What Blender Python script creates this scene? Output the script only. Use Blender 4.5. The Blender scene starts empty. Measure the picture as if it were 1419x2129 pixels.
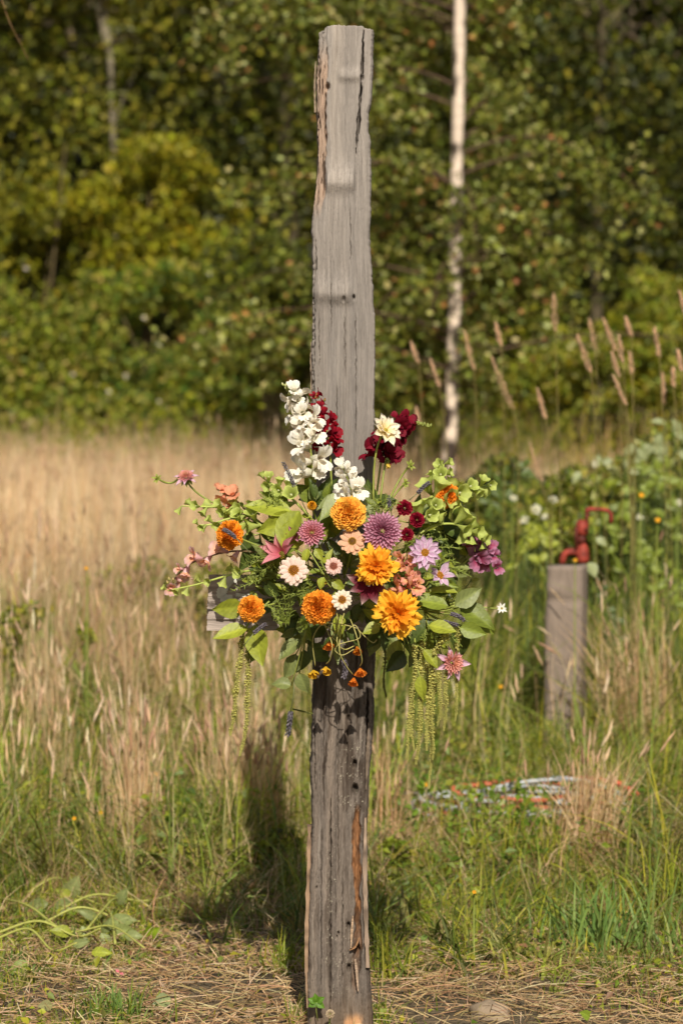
import bpy, math, random
import numpy as np
from mathutils import Vector, Matrix, Quaternion

# ------------------------------------------------------------------ camera, sky, sun, exposure
scene = bpy.context.scene
col = scene.collection
F, H, YH = 5217.0, 1.5, 820.0          # focal length in photo pixels, eye height (m), horizon row
PW, PH = 1419.0, 2129.0

cam_d = bpy.data.cameras.new('camera')
cam = bpy.data.objects.new('camera', cam_d); col.objects.link(cam)
cam.location = (0, 0, H); cam.rotation_euler = (math.radians(90), 0, 0)
cam_d.sensor_fit = 'VERTICAL'; cam_d.sensor_height = 36.0; cam_d.sensor_width = 24.0
cam_d.lens = F * 36.0 / PH
cam_d.shift_y = -(PH / 2 - YH) / PH
cam_d.clip_start = 0.1; cam_d.clip_end = 500
cam_d.dof.use_dof = True; cam_d.dof.focus_distance = 5.76; cam_d.dof.aperture_fstop = 3.8
cam_d.dof.aperture_blades = 0
scene.camera = cam

SUN_EL, SUN_AZ = math.radians(39), math.radians(6.5)   # behind the camera, a little to the right
sdir = Vector((math.sin(SUN_AZ) * math.cos(SUN_EL), -math.cos(SUN_AZ) * math.cos(SUN_EL), math.sin(SUN_EL)))
world = bpy.data.worlds.new('World'); scene.world = world; world.use_nodes = True
wn = world.node_tree; wn.nodes.clear()
wo = wn.nodes.new('ShaderNodeOutputWorld'); wb = wn.nodes.new('ShaderNodeBackground'); ws = wn.nodes.new('ShaderNodeTexSky')
ws.sky_type = 'NISHITA'; ws.sun_disc = False; ws.sun_elevation = SUN_EL; ws.sun_rotation = math.pi - SUN_AZ
ws.air_density = 1.0; ws.dust_density = 2.0
wb.inputs['Strength'].default_value = 0.05
wn.links.new(ws.outputs[0], wb.inputs[0]); wn.links.new(wb.outputs[0], wo.inputs[0])
sun_d = bpy.data.lights.new('sun', 'SUN'); sun_d.energy = 4.2; sun_d.angle = math.radians(0.53); sun_d.color = (1.0, 0.925, 0.80)
sun = bpy.data.objects.new('sun', sun_d); col.objects.link(sun)
sun.rotation_euler = sdir.to_track_quat('Z', 'Y').to_euler(); sun.location = (3, -3, 12)
scene.view_settings.view_transform = 'Standard'; scene.view_settings.look = 'None'
scene.view_settings.exposure = 0.22; scene.view_settings.gamma = 1.0
scene.view_settings.use_curve_mapping = False
cy = scene.cycles
cy.max_bounces = 6; cy.diffuse_bounces = 3; cy.glossy_bounces = 2; cy.transmission_bounces = 4; cy.transparent_max_bounces = 4
cy.use_denoising = True; cy.use_adaptive_sampling = True; cy.adaptive_threshold = 0.025
cy.sample_clamp_indirect = 4.0

random.seed(7); rng = np.random.default_rng(7)

# ------------------------------------------------------------------ helpers
def P(x, y, d):
    """photo pixel + distance -> point in the place"""
    return Vector(((x - 709.5) / F * d, d, H - (y - YH) / F * d))

def lin(r, g, b):
    f = lambda c: (c / 255) / 12.92 if c / 255 <= 0.04045 else ((c / 255 + 0.055) / 1.055) ** 2.4
    return np.array((f(r), f(g), f(b)))

def make_mesh(name, V, Q=None, T=None, C=None, mat=None, smooth=True):
    V = np.asarray(V, dtype=np.float32).reshape(-1, 3)
    Q = np.zeros((0, 4), int) if Q is None or len(Q) == 0 else np.asarray(Q, dtype=np.int32).reshape(-1, 4)
    T = np.zeros((0, 3), int) if T is None or len(T) == 0 else np.asarray(T, dtype=np.int32).reshape(-1, 3)
    me = bpy.data.meshes.new(name)
    me.vertices.add(len(V)); me.vertices.foreach_set('co', V.ravel())
    nl = len(Q) * 4 + len(T) * 3
    me.loops.add(nl); me.polygons.add(len(Q) + len(T))
    me.loops.foreach_set('vertex_index', np.concatenate([Q.ravel(), T.ravel()]).astype(np.int32))
    st = np.concatenate([np.arange(len(Q)) * 4, len(Q) * 4 + np.arange(len(T)) * 3]).astype(np.int32)
    me.polygons.foreach_set('loop_start', st)
    me.polygons.foreach_set('use_smooth', np.full(len(Q) + len(T), smooth))
    me.update(calc_edges=True)
    if C is not None:
        C = np.asarray(C, dtype=np.float32)
        if C.ndim == 1: C = np.tile(C, (len(V), 1))
        a = me.attributes.new('Col', 'FLOAT_COLOR', 'POINT')
        a.data.foreach_set('color', np.concatenate([C[:, :3], np.ones((len(V), 1), np.float32)], 1).ravel())
    if mat: me.materials.append(mat)
    return me

class MB:
    def __init__(s): s.V = []; s.Q = []; s.T = []; s.C = []; s.n = 0
    def add(s, V, Q=None, T=None, C=(1, 1, 1)):
        V = np.asarray(V, float).reshape(-1, 3)
        C = np.asarray(C, float)
        if C.ndim == 1: C = np.tile(C, (len(V), 1))
        s.V.append(V); s.C.append(C)
        if Q is not None and len(Q): s.Q.append(np.asarray(Q) + s.n)
        if T is not None and len(T): s.T.append(np.asarray(T) + s.n)
        s.n += len(V)
    def xf(s, M):
        M = np.array(M); V = np.concatenate(s.V); s.V = [V @ M[:3, :3].T + M[:3, 3]]; s.C = [np.concatenate(s.C)]
        return s
    def mesh(s, name, mat, smooth=True):
        return make_mesh(name, np.concatenate(s.V), np.concatenate(s.Q) if s.Q else None,
                         np.concatenate(s.T) if s.T else None, np.concatenate(s.C), mat, smooth)

def grid_faces(nu, nv, wrap=False):
    q = []
    for j in range(nv - 1):
        for i in range(nu if wrap else nu - 1):
            i2 = (i + 1) % nu
            q.append((j * nu + i, j * nu + i2, (j + 1) * nu + i2, (j + 1) * nu + i))
    return np.array(q)

def tube(mb, pts, rad, sides=6, c0=(1, 1, 1), c1=None, cap=True):
    pts = np.array([tuple(p) for p in pts], float); n = len(pts)
    rad = np.full(n, rad) if np.isscalar(rad) else np.interp(np.linspace(0, 1, n), np.linspace(0, 1, len(rad)), rad)
    tan = np.gradient(pts, axis=0); tan /= np.linalg.norm(tan, axis=1)[:, None] + 1e-9
    ref = np.array((0.31, 0.87, 0.38)); V = []
    a = np.cross(tan[0], ref); a /= np.linalg.norm(a)
    for i in range(n):
        a = a - tan[i] * a.dot(tan[i]); a /= np.linalg.norm(a) + 1e-9
        b = np.cross(tan[i], a)
        th = np.arange(sides) / sides * 2 * math.pi
        V.append(pts[i] + rad[i] * (np.cos(th)[:, None] * a + np.sin(th)[:, None] * b))
    V = np.concatenate(V)
    c0 = np.array(c0, float); c1 = c0 if c1 is None else np.array(c1, float)
    t = np.repeat(np.linspace(0, 1, n), sides)[:, None]
    C = c0 * (1 - t) + c1 * t
    Q = grid_faces(sides, n, True); T = []
    if cap:
        V = np.concatenate([V, pts[:1], pts[-1:]]); C = np.concatenate([C, c0[None], c1[None]])
        for i in range(sides):
            T.append((n * sides, (i + 1) % sides, i)); T.append((n * sides + 1, (n - 1) * sides + i, (n - 1) * sides + (i + 1) % sides))
    mb.add(V, Q, T, C)

def bez(p0, p1, p2, n=10):
    t = np.linspace(0, 1, n)[:, None]; p0, p1, p2 = (np.array(tuple(p), float) for p in (p0, p1, p2))
    return (1 - t) ** 2 * p0 + 2 * t * (1 - t) * p1 + t ** 2 * p2

def spline(pts, n=40):
    """Catmull-Rom through points"""
    p = np.array([tuple(q) for q in pts], float); p = np.vstack([2 * p[0] - p[1], p, 2 * p[-1] - p[-2]])
    out = []; m = len(p) - 3
    for s in np.linspace(0, m - 1e-6, n):
        i = int(s); t = s - i; a, b, c, d = p[i:i + 4]
        out.append(0.5 * ((2 * b) + (-a + c) * t + (2 * a - 5 * b + 4 * c - d) * t * t + (-a + 3 * b - 3 * c + d) * t ** 3))
    return np.array(out)

def vnoise(u, v, seed=0):
    """smooth 2-D value noise, arrays in, -1..1 out"""
    r = np.random.default_rng(seed); L = r.uniform(-1, 1, (256, 256))
    iu, iv = np.floor(u).astype(int), np.floor(v).astype(int); fu, fv = u - iu, v - iv
    fu = fu * fu * (3 - 2 * fu); fv = fv * fv * (3 - 2 * fv)
    g = lambda a, b: L[a % 256, b % 256]
    return (g(iu, iv) * (1 - fu) + g(iu + 1, iv) * fu) * (1 - fv) + (g(iu, iv + 1) * (1 - fu) + g(iu + 1, iv + 1) * fu) * fv

def link(name, me, parent=None, M=None):
    o = bpy.data.objects.new(name, me); col.objects.link(o)
    if parent: o.parent = parent
    if M is not None: o.matrix_basis = M
    return o

def tag(o, label, cat, group=None, kind=None):
    if label: o['label'] = label
    if cat: o['category'] = cat
    if group: o['group'] = group
    if kind: o['kind'] = kind
    return o

def thing(name, label, cat, M=None, group=None):
    o = bpy.data.objects.new(name, None); col.objects.link(o); o.empty_display_size = 0.02
    if M is not None: o.matrix_basis = M
    return tag(o, label, cat, group, 'thing')

def part_w(name, mb, mat, root, smooth=True):
    """part whose MB is in world space, parented to root"""
    mb.xf(root.matrix_basis.inverted())
    return link(name, mb.mesh(name, mat, smooth), root)

def face_matrix(pos, n, roll=0.0):
    q = Vector((0, 0, 1)).rotation_difference(Vector(n).normalized())
    return Matrix.Translation(pos) @ q.to_matrix().to_4x4() @ Matrix.Rotation(roll, 4, 'Z')

# ------------------------------------------------------------------ materials
def nodes(name):
    m = bpy.data.materials.new(name); m.use_nodes = True; nt = m.node_tree; nt.nodes.clear()
    return m, nt, nt.nodes.new('ShaderNodeOutputMaterial')

def attr_mat(name, rough=0.55, trans=0.0, spec=0.4, nscale=60.0, namt=0.25, bump=0.0, bscale=200.0, tcol=(1.15, 1.1, 0.55), stretch=None):
    m, nt, out = nodes(name); N = nt.nodes.new; L = nt.links.new
    at = N('ShaderNodeAttribute'); at.attribute_name = 'Col'
    tc = N('ShaderNodeTexCoord'); mp = N('ShaderNodeMapping')
    if stretch: mp.inputs['Scale'].default_value = stretch
    L(tc.outputs['Object'], mp.inputs[0])
    no = N('ShaderNodeTexNoise'); no.inputs['Scale'].default_value = nscale; no.inputs['Detail'].default_value = 5; L(mp.outputs[0], no.inputs[0])
    mr = N('ShaderNodeMapRange'); mr.inputs[1].default_value = 0.25; mr.inputs[2].default_value = 0.75
    mr.inputs[3].default_value = 1 - namt; mr.inputs[4].default_value = 1 + namt; L(no.outputs[0], mr.inputs[0])
    mx = N('ShaderNodeMix'); mx.data_type = 'RGBA'; mx.blend_type = 'MULTIPLY'; mx.inputs[0].default_value = 1
    L(at.outputs['Color'], mx.inputs[6]); L(mr.outputs[0], mx.inputs[7])
    bs = N('ShaderNodeBsdfPrincipled'); bs.inputs['Roughness'].default_value = rough; bs.inputs['Specular IOR Level'].default_value = spec
    L(mx.outputs[2], bs.inputs['Base Color'])
    if bump:
        n2 = N('ShaderNodeTexNoise'); n2.inputs['Scale'].default_value = bscale; n2.inputs['Detail'].default_value = 4; L(mp.outputs[0], n2.inputs[0])
        bp = N('ShaderNodeBump'); bp.inputs['Strength'].default_value = bump; bp.inputs['Distance'].default_value = 0.004
        L(n2.outputs[0], bp.inputs['Height']); L(bp.outputs[0], bs.inputs['Normal'])
    if trans:
        tr = N('ShaderNodeBsdfTranslucent'); m2 = N('ShaderNodeMix'); m2.data_type = 'RGBA'; m2.blend_type = 'MULTIPLY'; m2.inputs[0].default_value = 1
        L(mx.outputs[2], m2.inputs[6]); m2.inputs[7].default_value = (*tcol, 1); L(m2.outputs[2], tr.inputs[0])
        ms = N('ShaderNodeMixShader'); ms.inputs[0].default_value = trans
        L(bs.outputs[0], ms.inputs[1]); L(tr.outputs[0], ms.inputs[2]); L(ms.outputs[0], out.inputs[0])
    else:
        L(bs.outputs[0], out.inputs[0])
    return m

M_petal = attr_mat('petal', 0.6, 0.30, 0.25, 110, 0.20, 0.25, 260, (1.1, 0.95, 0.85))
M_leaf = attr_mat('leaf', 0.45, 0.30, 0.45, 45, 0.18, 0.3, 160)
M_stem = attr_mat('stem', 0.5, 0.0, 0.4, 60, 0.15)
M_grass = attr_mat('grass_blade', 0.55, 0.28, 0.35, 25, 0.15)
M_tree = attr_mat('tree_leaf', 0.52, 0.25, 0.35, 3, 0.3)
M_wood = attr_mat('weathered_wood', 0.85, 0.0, 0.25, 22, 0.16, 0.45, 60, stretch=(8, 8, 0.6))
M_board = attr_mat('weathered_board', 0.85, 0.0, 0.2, 14, 0.30, 0.8, 40, stretch=(0.8, 9, 9))
M_bark = attr_mat('birch_bark', 0.7, 0.0, 0.3, 6, 0.25, 0.4, 30, stretch=(1, 1, 6))
M_branch = attr_mat('branch_bark', 0.85, 0.0, 0.2, 20, 0.3, 0.4, 60)
M_iron = attr_mat('painted_iron', 0.65, 0.0, 0.35, 45, 0.5, 0.5, 90)
M_hose = attr_mat('hose_rubber', 0.5, 0.0, 0.4, 25, 0.25)
M_rock = attr_mat('rock', 0.9, 0.0, 0.2, 18, 0.25, 0.8, 60)
M_paint = attr_mat('white_paint', 0.7, 0.0, 0.2, 60, 0.2, 0.4, 120)

m, nt, out = nodes('ground_soil'); N = nt.nodes.new; L = nt.links.new
tc = N('ShaderNodeTexCoord'); n1 = N('ShaderNodeTexNoise'); n1.inputs['Scale'].default_value = 3.0; n1.inputs['Detail'].default_value = 8
n2 = N('ShaderNodeTexNoise'); n2.inputs['Scale'].default_value = 60; n2.inputs['Detail'].default_value = 6
L(tc.outputs['Object'], n1.inputs[0]); L(tc.outputs['Object'], n2.inputs[0])
ad = N('ShaderNodeMath'); ad.operation = 'MULTIPLY_ADD'; ad.inputs[1].default_value = 0.5; L(n2.outputs[0], ad.inputs[0]); L(n1.outputs[0], ad.inputs[2])
cr = N('ShaderNodeValToRGB'); e = cr.color_ramp.elements
e[0].position = 0.5; e[0].color = (0.10, 0.07, 0.04, 1); e[1].position = 0.95; e[1].color = (0.22, 0.15, 0.085, 1)
k = cr.color_ramp.elements.new(0.72); k.color = (0.15, 0.115, 0.06, 1)
L(ad.outputs[0], cr.inputs[0]); bs = N('ShaderNodeBsdfPrincipled'); bs.inputs['Roughness'].default_value = 0.95
L(cr.outputs[0], bs.inputs['Base Color']); bp = N('ShaderNodeBump'); bp.inputs['Distance'].default_value = 0.03; L(n2.outputs[0], bp.inputs['Height'])
L(bp.outputs[0], bs.inputs['Normal']); L(bs.outputs[0], out.inputs[0]); M_ground = m

# ------------------------------------------------------------------ ground
def terrain(x, y):
    x = np.asarray(x, float); y = np.asarray(y, float)
    t = np.clip((y - 33) / 40, 0, 1); s = t * t * (3 - 2 * t)
    return s * 22 + 0.03 * vnoise(x * 0.9 + 50, y * 0.9 + 50, 3) * np.clip((y - 6.6) / 2, 0, 1) * (y < 40) + 0.012 * vnoise(x * 5 + 9, y * 5 + 9, 4) * np.clip(np.abs(x) * 6 - 0.6, 0, 1)
gx = np.concatenate([np.linspace(-160, -8, 20), np.linspace(-7.5, 7.5, 76), np.linspace(8, 160, 20)])
gy = np.concatenate([np.linspace(-90, 4, 16), np.linspace(4.3, 14, 80), np.linspace(14.5, 75, 70), np.linspace(80, 220, 10)])
XX, YY = np.meshgrid(gx, gy); ZZ = terrain(XX, YY)
tag(link('ground', make_mesh('ground', np.stack([XX, YY, ZZ], -1), grid_faces(len(gx), len(gy)), None, (1, 1, 1), M_ground)), None, None, kind='structure')

def in_wedge(n, d0, d1, k=0.175, m=0.55):
    """random ground spots in the part of the field the photo looks at (with a margin)"""
    a, b = rng.random(n * 3), rng.random(n * 3)
    d = d0 + (d1 - d0) * a; w = k * d + m
    keep = rng.random(n * 3) < w / (k * d1 + m)
    d = d[keep][:n]; w = w[keep][:n]; x = (b[keep][:n] * 2 - 1) * w
    return x, d
def in_tufts(n, per, d0, d1, spread):
    nt_ = max(1, n // per); tx, td_ = in_wedge(nt_, d0, d1); k = rng.integers(0, nt_, n); s = spread * rng.uniform(0.4, 1.5, nt_)[k]
    return tx[k] + rng.normal(0, 1, n) * s, td_[k] + rng.normal(0, 1, n) * s, k, nt_
def px_of(x, d): return 709.5 + F * x / d
def sstep(a, b, x): t = np.clip((x - a) / (b - a), 0, 1); return t * t * (3 - 2 * t)

# ------------------------------------------------------------------ grass
def blades(x, y, h, w, lean, c0, c1, nseg=3, z=None, yaw=None, kink=0.0):
    n = len(x); z = terrain(x, y) - 0.005 if z is None else z
    yaw = rng.uniform(0, 2 * math.pi, n) if yaw is None else yaw
    wy = rng.uniform(-0.9, 0.9, n)                                     # blade width direction
    t = np.linspace(0, 1, nseg + 1)
    V = np.zeros((n, 2 * nseg + 1, 3)); C = np.zeros((n, 2 * nseg + 1, 3))
    dx, dy = np.cos(yaw), np.sin(yaw); ux, uy = np.cos(wy), np.sin(wy)
    for j, tt in enumerate(t):
        out_ = h * lean * tt ** 1.8; up = h * (tt - 0.42 * np.minimum(lean, 1.6) * tt ** 2.2)
        cx = x + dx * out_ + kink * h * np.sin(tt * 5 + yaw * 3) * 0.05; cyy = y + dy * out_; cz = z + up
        ww = w * (1 - 0.75 * tt ** 1.5) * 0.5
        cc = c0 * (1 - tt) + c1 * tt
        if j < nseg:
            V[:, 2 * j] = np.stack([cx - ux * ww, cyy - uy * ww, cz], -1); V[:, 2 * j + 1] = np.stack([cx + ux * ww, cyy + uy * ww, cz], -1)
            C[:, 2 * j] = cc; C[:, 2 * j + 1] = cc
        else:
            V[:, 2 * j] = np.stack([cx, cyy, cz], -1); C[:, 2 * j] = cc
    b = (np.arange(n) * (2 * nseg + 1))[:, None]
    Q = np.concatenate([b + np.array([2 * j, 2 * j + 1, 2 * j + 3, 2 * j + 2]) for j in range(nseg - 1)]) if nseg > 1 else np.zeros((0, 4), int)
    T = b + np.array([2 * nseg - 2, 2 * nseg - 1, 2 * nseg])
    tip = V[:, -1]; tdir = tip - 0.5 * (V[:, -3] + V[:, -2]); tdir /= np.linalg.norm(tdir, axis=1)[:, None]
    return V.reshape(-1, 3), Q, T, C.reshape(-1, 3), tip, tdir

def seed_heads(tip, tdir, length, rad, colr, sides=5, rings=5, rough=0.35):
    """fuzzy spindles on the tips"""
    n = len(tip); r = np.interp(np.linspace(0, 1, rings), [0, 0.25, 0.6, 1], [0.35, 1, 0.8, 0.1])
    a = np.cross(tdir, np.array((0.3, 0.9, 0.2))); a /= np.linalg.norm(a, axis=1)[:, None]; b = np.cross(tdir, a)
    V = np.zeros((n, rings, sides, 3))
    for j in range(rings):
        for i in range(sides):
            th = 2 * math.pi * (i + 0.5 * (j % 2)) / sides
            rr = rad * r[j] * (1 + rough * rng.uniform(-1, 1, n))
            V[:, j, i] = tip + tdir * (length * (j / (rings - 1) - 0.06))[:, None] + (a * math.cos(th) + b * math.sin(th)) * rr[:, None]
    q = grid_faces(sides, rings, True); Q = ((np.arange(n) * rings * sides)[:, None, None] + q[None]).reshape(-1, 4)
    C = np.repeat(colr, rings * sides, 0) * rng.uniform(0.8, 1.15, (n * rings * sides, 1))
    return V.reshape(-1, 3), Q, C

def pick(cols, n, jit=0.12):
    c = np.array(cols)[rng.integers(0, len(cols), n)]
    return c * (1 + rng.uniform(-jit, jit, (n, 1))) * (1 + rng.uniform(-jit / 2, jit / 2, (n, 3)))

DRY = [lin(224, 196, 154), lin(206, 172, 130), lin(190, 152, 112), lin(216, 190, 152), lin(198, 170, 124)]
DRYROSE = [lin(236, 208, 168), lin(222, 190, 148), lin(242, 220, 184), lin(204, 170, 128)]
HEAD = [lin(214, 180, 145), lin(200, 165, 132), lin(222, 196, 160), lin(188, 150, 118)]
GREEN = [lin(142, 150, 42), lin(120, 134, 36), lin(160, 162, 56), lin(102, 120, 34), lin(168, 166, 50), lin(128, 146, 64)]
OLIVE = [lin(128, 124, 62), lin(112, 112, 52), lin(150, 136, 76)]
STRAW = [lin(204, 174, 130), lin(186, 152, 110), lin(166, 132, 96), lin(144, 112, 82), lin(216, 192, 152), lin(176, 154, 104)]

def stuff(name, mb, label, cat, mat=M_grass, smooth=True):
    o = link(name, mb.mesh(name, mat, smooth)); return tag(o, label, cat, kind='stuff')

def edge_d(px): return 7.2 + 0.35 * vnoise(px * 0.012 + 40, px * 0, 11) + 0.2 * vnoise(px * 0.05 + 40, px * 0, 12) + rng.normal(0, 0.14, np.shape(px))

# -- tall dry field, far
mb = MB()
for n, d0, d1, hh, w in ((52000, 15.0, 31, (0.75, 1.12), (0.006, 0.012)), (7600, 9.6, 15.0, (0.36, 0.95), (0.0035, 0.0075))):
    x, d, tk, nt_ = in_tufts(n, 7 if d0 < 14 else 9, d0, d1, 0.028 if d0 < 14 else 0.06); px = px_of(x, d)
    right = sstep(640, 860, px)
    keep = rng.random(n) < (1 - right * (0.985 if d1 < 16 else 0.94) * (1 - sstep(17.5, 22, d) * 0.55)) * (0.4 + 0.6 * (vnoise(x * 1.1 + 7, d * 0.8, 21) > -0.45)) * (1 - 0.75 * ((vnoise(x * 0.9 + 4, d * 0.7, 35) > 0.30) & (d < 17)))
    x, d, tk = x[keep], d[keep], tk[keep]; n = len(x)
    h = rng.uniform(*hh, n) * (1 + 0.16 * vnoise(x * 0.7, d * 0.5, 5)) * rng.uniform(0.8, 1.12, nt_)[tk]; h = np.where(px_of(x, d) > 860, h * 0.93, h)
    c = pick(DRYROSE if d0 > 14 else DRY, n); c = c * (1 + 0.18 * vnoise(x * 0.8 + 3, d * 0.6, 22))[:, None] * rng.uniform(0.72, 1.15, nt_)[tk][:, None]
    V, Q, T, C, tip, td = blades(x, d, h, rng.uniform(*w, n), np.abs(rng.normal(0.10, 0.14, n)) + 0.25 * (rng.random(n) < 0.2), c * 0.95, c, 3, yaw=rng.uniform(0, 6.28, nt_)[tk] + rng.normal(0, 0.9, n))
    mb.add(V, Q, T, C)
    s = rng.random(n) < (0.16 if d0 > 14 else 0.24)
    V, Q, C = seed_heads(tip[s], td[s], rng.uniform(0.05, 0.12, s.sum()), rng.uniform(0.0036, 0.007, s.sum()), pick(HEAD, s.sum()), 4, 4)
    mb.add(V, Q, None, C)
stuff('dry_meadow_grass', mb, 'tall tan dry meadow grass stretching back to the trees', 'grass')

# -- nearer dry stalks with seed heads
mb = MB()
n = 4300; x, d, tk, nt_ = in_tufts(n, 9, 7.6, 10.2, 0.025); px = px_of(x, d)
cl = vnoise(x * 2.6 + 3, d * 2.2, 31)
keep = (rng.random(n) < np.where(px < 700, 0.8, 0.13) * np.clip(0.6 + 1.3 * cl, 0.08, 1)) & (d > edge_d(px) + 0.2)
keep &= ~((px > 800) & (px < 1290) & (d < 8.9) & (rng.random(n) < 0.85))
x, d = x[keep], d[keep]; n = len(x)
h = rng.uniform(0.26, 0.66, n) * np.clip(0.55 + (d - 7.6) * 0.32, 0.5, 1.15); c = pick([lin(232, 208, 166), lin(222, 190, 148), lin(210, 176, 132)], n)
V, Q, T, C, tip, td = blades(x, d, h, rng.uniform(0.0026, 0.0048, n), np.abs(rng.normal(0.08, 0.09, n)), c * 0.95, c, 4, kink=0.5)
mb.add(V, Q, T, C); s = rng.random(n) < 0.34
V, Q, C = seed_heads(tip[s], td[s], rng.uniform(0.05, 0.11, s.sum()), rng.uniform(0.0036, 0.0064, s.sum()), pick([lin(236, 208, 172), lin(226, 192, 156), lin(240, 220, 186)], s.sum()), 5, 6, 0.5)
mb.add(V, Q, None, C)
stuff('seeding_grass', mb, 'pale seeding grass stalks standing among green blades in the nearer meadow', 'grass')

# -- green grass
mb = MB()
for n, d0, d1, hh, w, per, sp, ln_ in ((22000, 6.2, 9.9, (0.12, 0.44), (0.002, 0.004), 26, 0.022, 0.6), (20000, 6.4, 9.95, (0.16, 0.50), (0.0045, 0.0095), 16, 0.03, 0.95), (34000, 9.6, 17.5, (0.25, 0.78), (0.004, 0.008), 22, 0.045, 0.6), (20000, 9.6, 17.5, (0.3, 0.85), (0.009, 0.017), 14, 0.05, 0.9), (12000, 17, 31, (0.4, 1.0), (0.007, 0.013), 12, 0.06, 0.6)):
    x, d, tk, nt_ = in_tufts(n, per, d0, d1, sp); px = px_of(x, d)
    right = sstep(660, 850, px)
    left = 0.9 if d1 < 10 else (0.9 * (1 - sstep(12.0, 14.5, d)) + 0.12 + 0.7 * (vnoise(x * 0.9 + 4, d * 0.7, 35) > 0.30) if d1 < 18 else 0.10)
    p = left + ((1.0 if d1 < 18 else 0.5) - left) * right
    p = p * np.clip(0.75 + 0.7 * vnoise(x * 1.7 + 20, d * 1.3, 33), 0.25, 1)
    if d1 < 10: p = p * np.clip(np.where((px > 280) & (px < 680), 0.0, 0.10) + sstep(5.9, 7.2, d + 0.55 * vnoise(px * 0.006 + 40, d * 0, 11) + 0.35 * vnoise(px * 0.02 + 40, d * 2, 12) + np.where(px < 240, 1.0, 0) + np.where(px > 1120, 0.3, 0) - np.where((px > 300) & (px < 660), 0.35, 0)), 0.02, 1)
    keep = rng.random(n) < p
    x, d, tk = x[keep], d[keep], tk[keep]; n = len(x); px = px_of(x, d)
    h = rng.uniform(*hh, n) * rng.uniform(0.55, 1.15, nt_)[tk]
    if 10 < d1 < 18: h = h * np.where(px < 700, 0.85, 1.0)
    if d1 < 10:
        h *= np.clip((d - 5.7) / 2.2, 0.12, 1.1); h = np.where((px > 800) & (px < 1290) & (d < 8.6), np.minimum(h, 0.08 + 0.15 * rng.random(n)), h); h = np.where((px < 420) & (d < 7.45), np.minimum(h, 0.025 + 0.05 * rng.random(n)), h)
    tc_ = pick(GREEN + OLIVE[:2] + [lin(88, 110, 32), lin(76, 98, 30), lin(104, 128, 56)], nt_, 0.25)[tk]; c = tc_ * (1 + rng.uniform(-0.15, 0.15, (n, 1))); tan_ = pick(DRY, n)
    V, Q, T, C, tip, td = blades(x, d, h, rng.uniform(*w, n), np.abs(rng.normal(ln_, ln_ * 0.65, n)), c * 0.85 + tan_ * 0.1, np.where(rng.random((n, 1)) < 0.15, c * 0.5 + tan_ * 0.5, c), (6 if ln_ > 0.8 else 4) if d1 < 10 else 4 if ln_ > 0.8 else 3, yaw=np.where(rng.random(n) < 0.5, rng.uniform(0, 6.28, nt_)[tk], rng.uniform(0, 6.28, n)))
    mb.add(V, Q, T, C)
stuff('green_grass', mb, 'long green grass growing thickest on the right behind the post', 'grass')

mb = MB()
n = 17000; x, d, tk, nt_ = in_tufts(n, 26, 6.5, 10.2, 0.05); keep = rng.random(n) < 0.3 + 0.7 * sstep(6.8, 7.6, d); x, d, tk = x[keep], d[keep], tk[keep]; n = len(x)
c = pick(DRY[:4] + STRAW[:4], n, 0.2)
V, Q, T, C, tip, td = blades(x, d, rng.uniform(0.08, 0.38, n) * np.clip((d - 6.0) / 1.8, 0.2, 1), rng.uniform(0.0016, 0.0034, n), np.abs(rng.normal(1.1, 0.5, n)), c, c, 4, yaw=np.where(rng.random(n) < 0.6, rng.uniform(0, 6.28, nt_)[tk], rng.uniform(0, 6.28, n)), kink=1)
mb.add(V, Q, T, C)
stuff('dead_grass', mb, 'tangled bent dead grass stems at the foot of the meadow', 'grass')

# -- low leafy ground cover
def leaf_quads(p, nrm_bias, size, colr, fold=0.25, aspect=0.62):
    """many small folded leaves; p (n,3)"""
    n = len(p); nr = rng.normal(0, 1, (n, 3)) + np.array(nrm_bias); nr /= np.linalg.norm(nr, axis=1)[:, None]
    a = np.cross(nr, rng.normal(0, 1, (n, 3))); a /= np.linalg.norm(a, axis=1)[:, None]; b = np.cross(nr, a)
    s = size[:, None]
    V = np.stack([p - a * s * 0.5, p + b * s * aspect * 0.5 + nr * s * fold * 0.5 - a * s * 0.05, p + a * s * 0.5 - nr * s * 0.12, p - b * s * aspect * 0.5 + nr * s * fold * 0.5 - a * s * 0.05], 1)
    k = np.arange(n)[:, None] * 4
    T = np.concatenate([k + np.array([0, 2, 1]), k + np.array([0, 3, 2])])
    return V.reshape(-1, 3), T, np.repeat(colr, 4, 0)

mb = MB()
n = 22000; x, d, tk, nt_ = in_tufts(n, 40, 6.9, 10.5, 0.07); px = px_of(x, d)
keep = (vnoise(x * 2.2 + 60, d * 2.0, 41) > -0.3) & (rng.random(n) < sstep(6.7, 7.5, d)); x, d, tk = x[keep], d[keep], tk[keep]; n = len(x)
p = np.stack([x, d, terrain(x, d) + rng.uniform(0.01, 0.20, n) ** 1.0 * np.clip((d - 7.0) * 1.2, 0.25, 1.2)], -1)
V, T, C = leaf_quads(p, (0, -0.6, 1.6), rng.uniform(0.014, 0.042, n), pick([lin(104, 126, 36), lin(88, 112, 32), lin(126, 142, 44), lin(116, 134, 58), lin(146, 152, 52)], nt_, 0.2)[tk] * rng.uniform(0.8, 1.2, (n, 1)))
mb.add(V, None, T, C)
stuff('ground_cover', mb, 'low leafy green ground cover under the meadow grass', 'ground cover', M_leaf, False)

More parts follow.
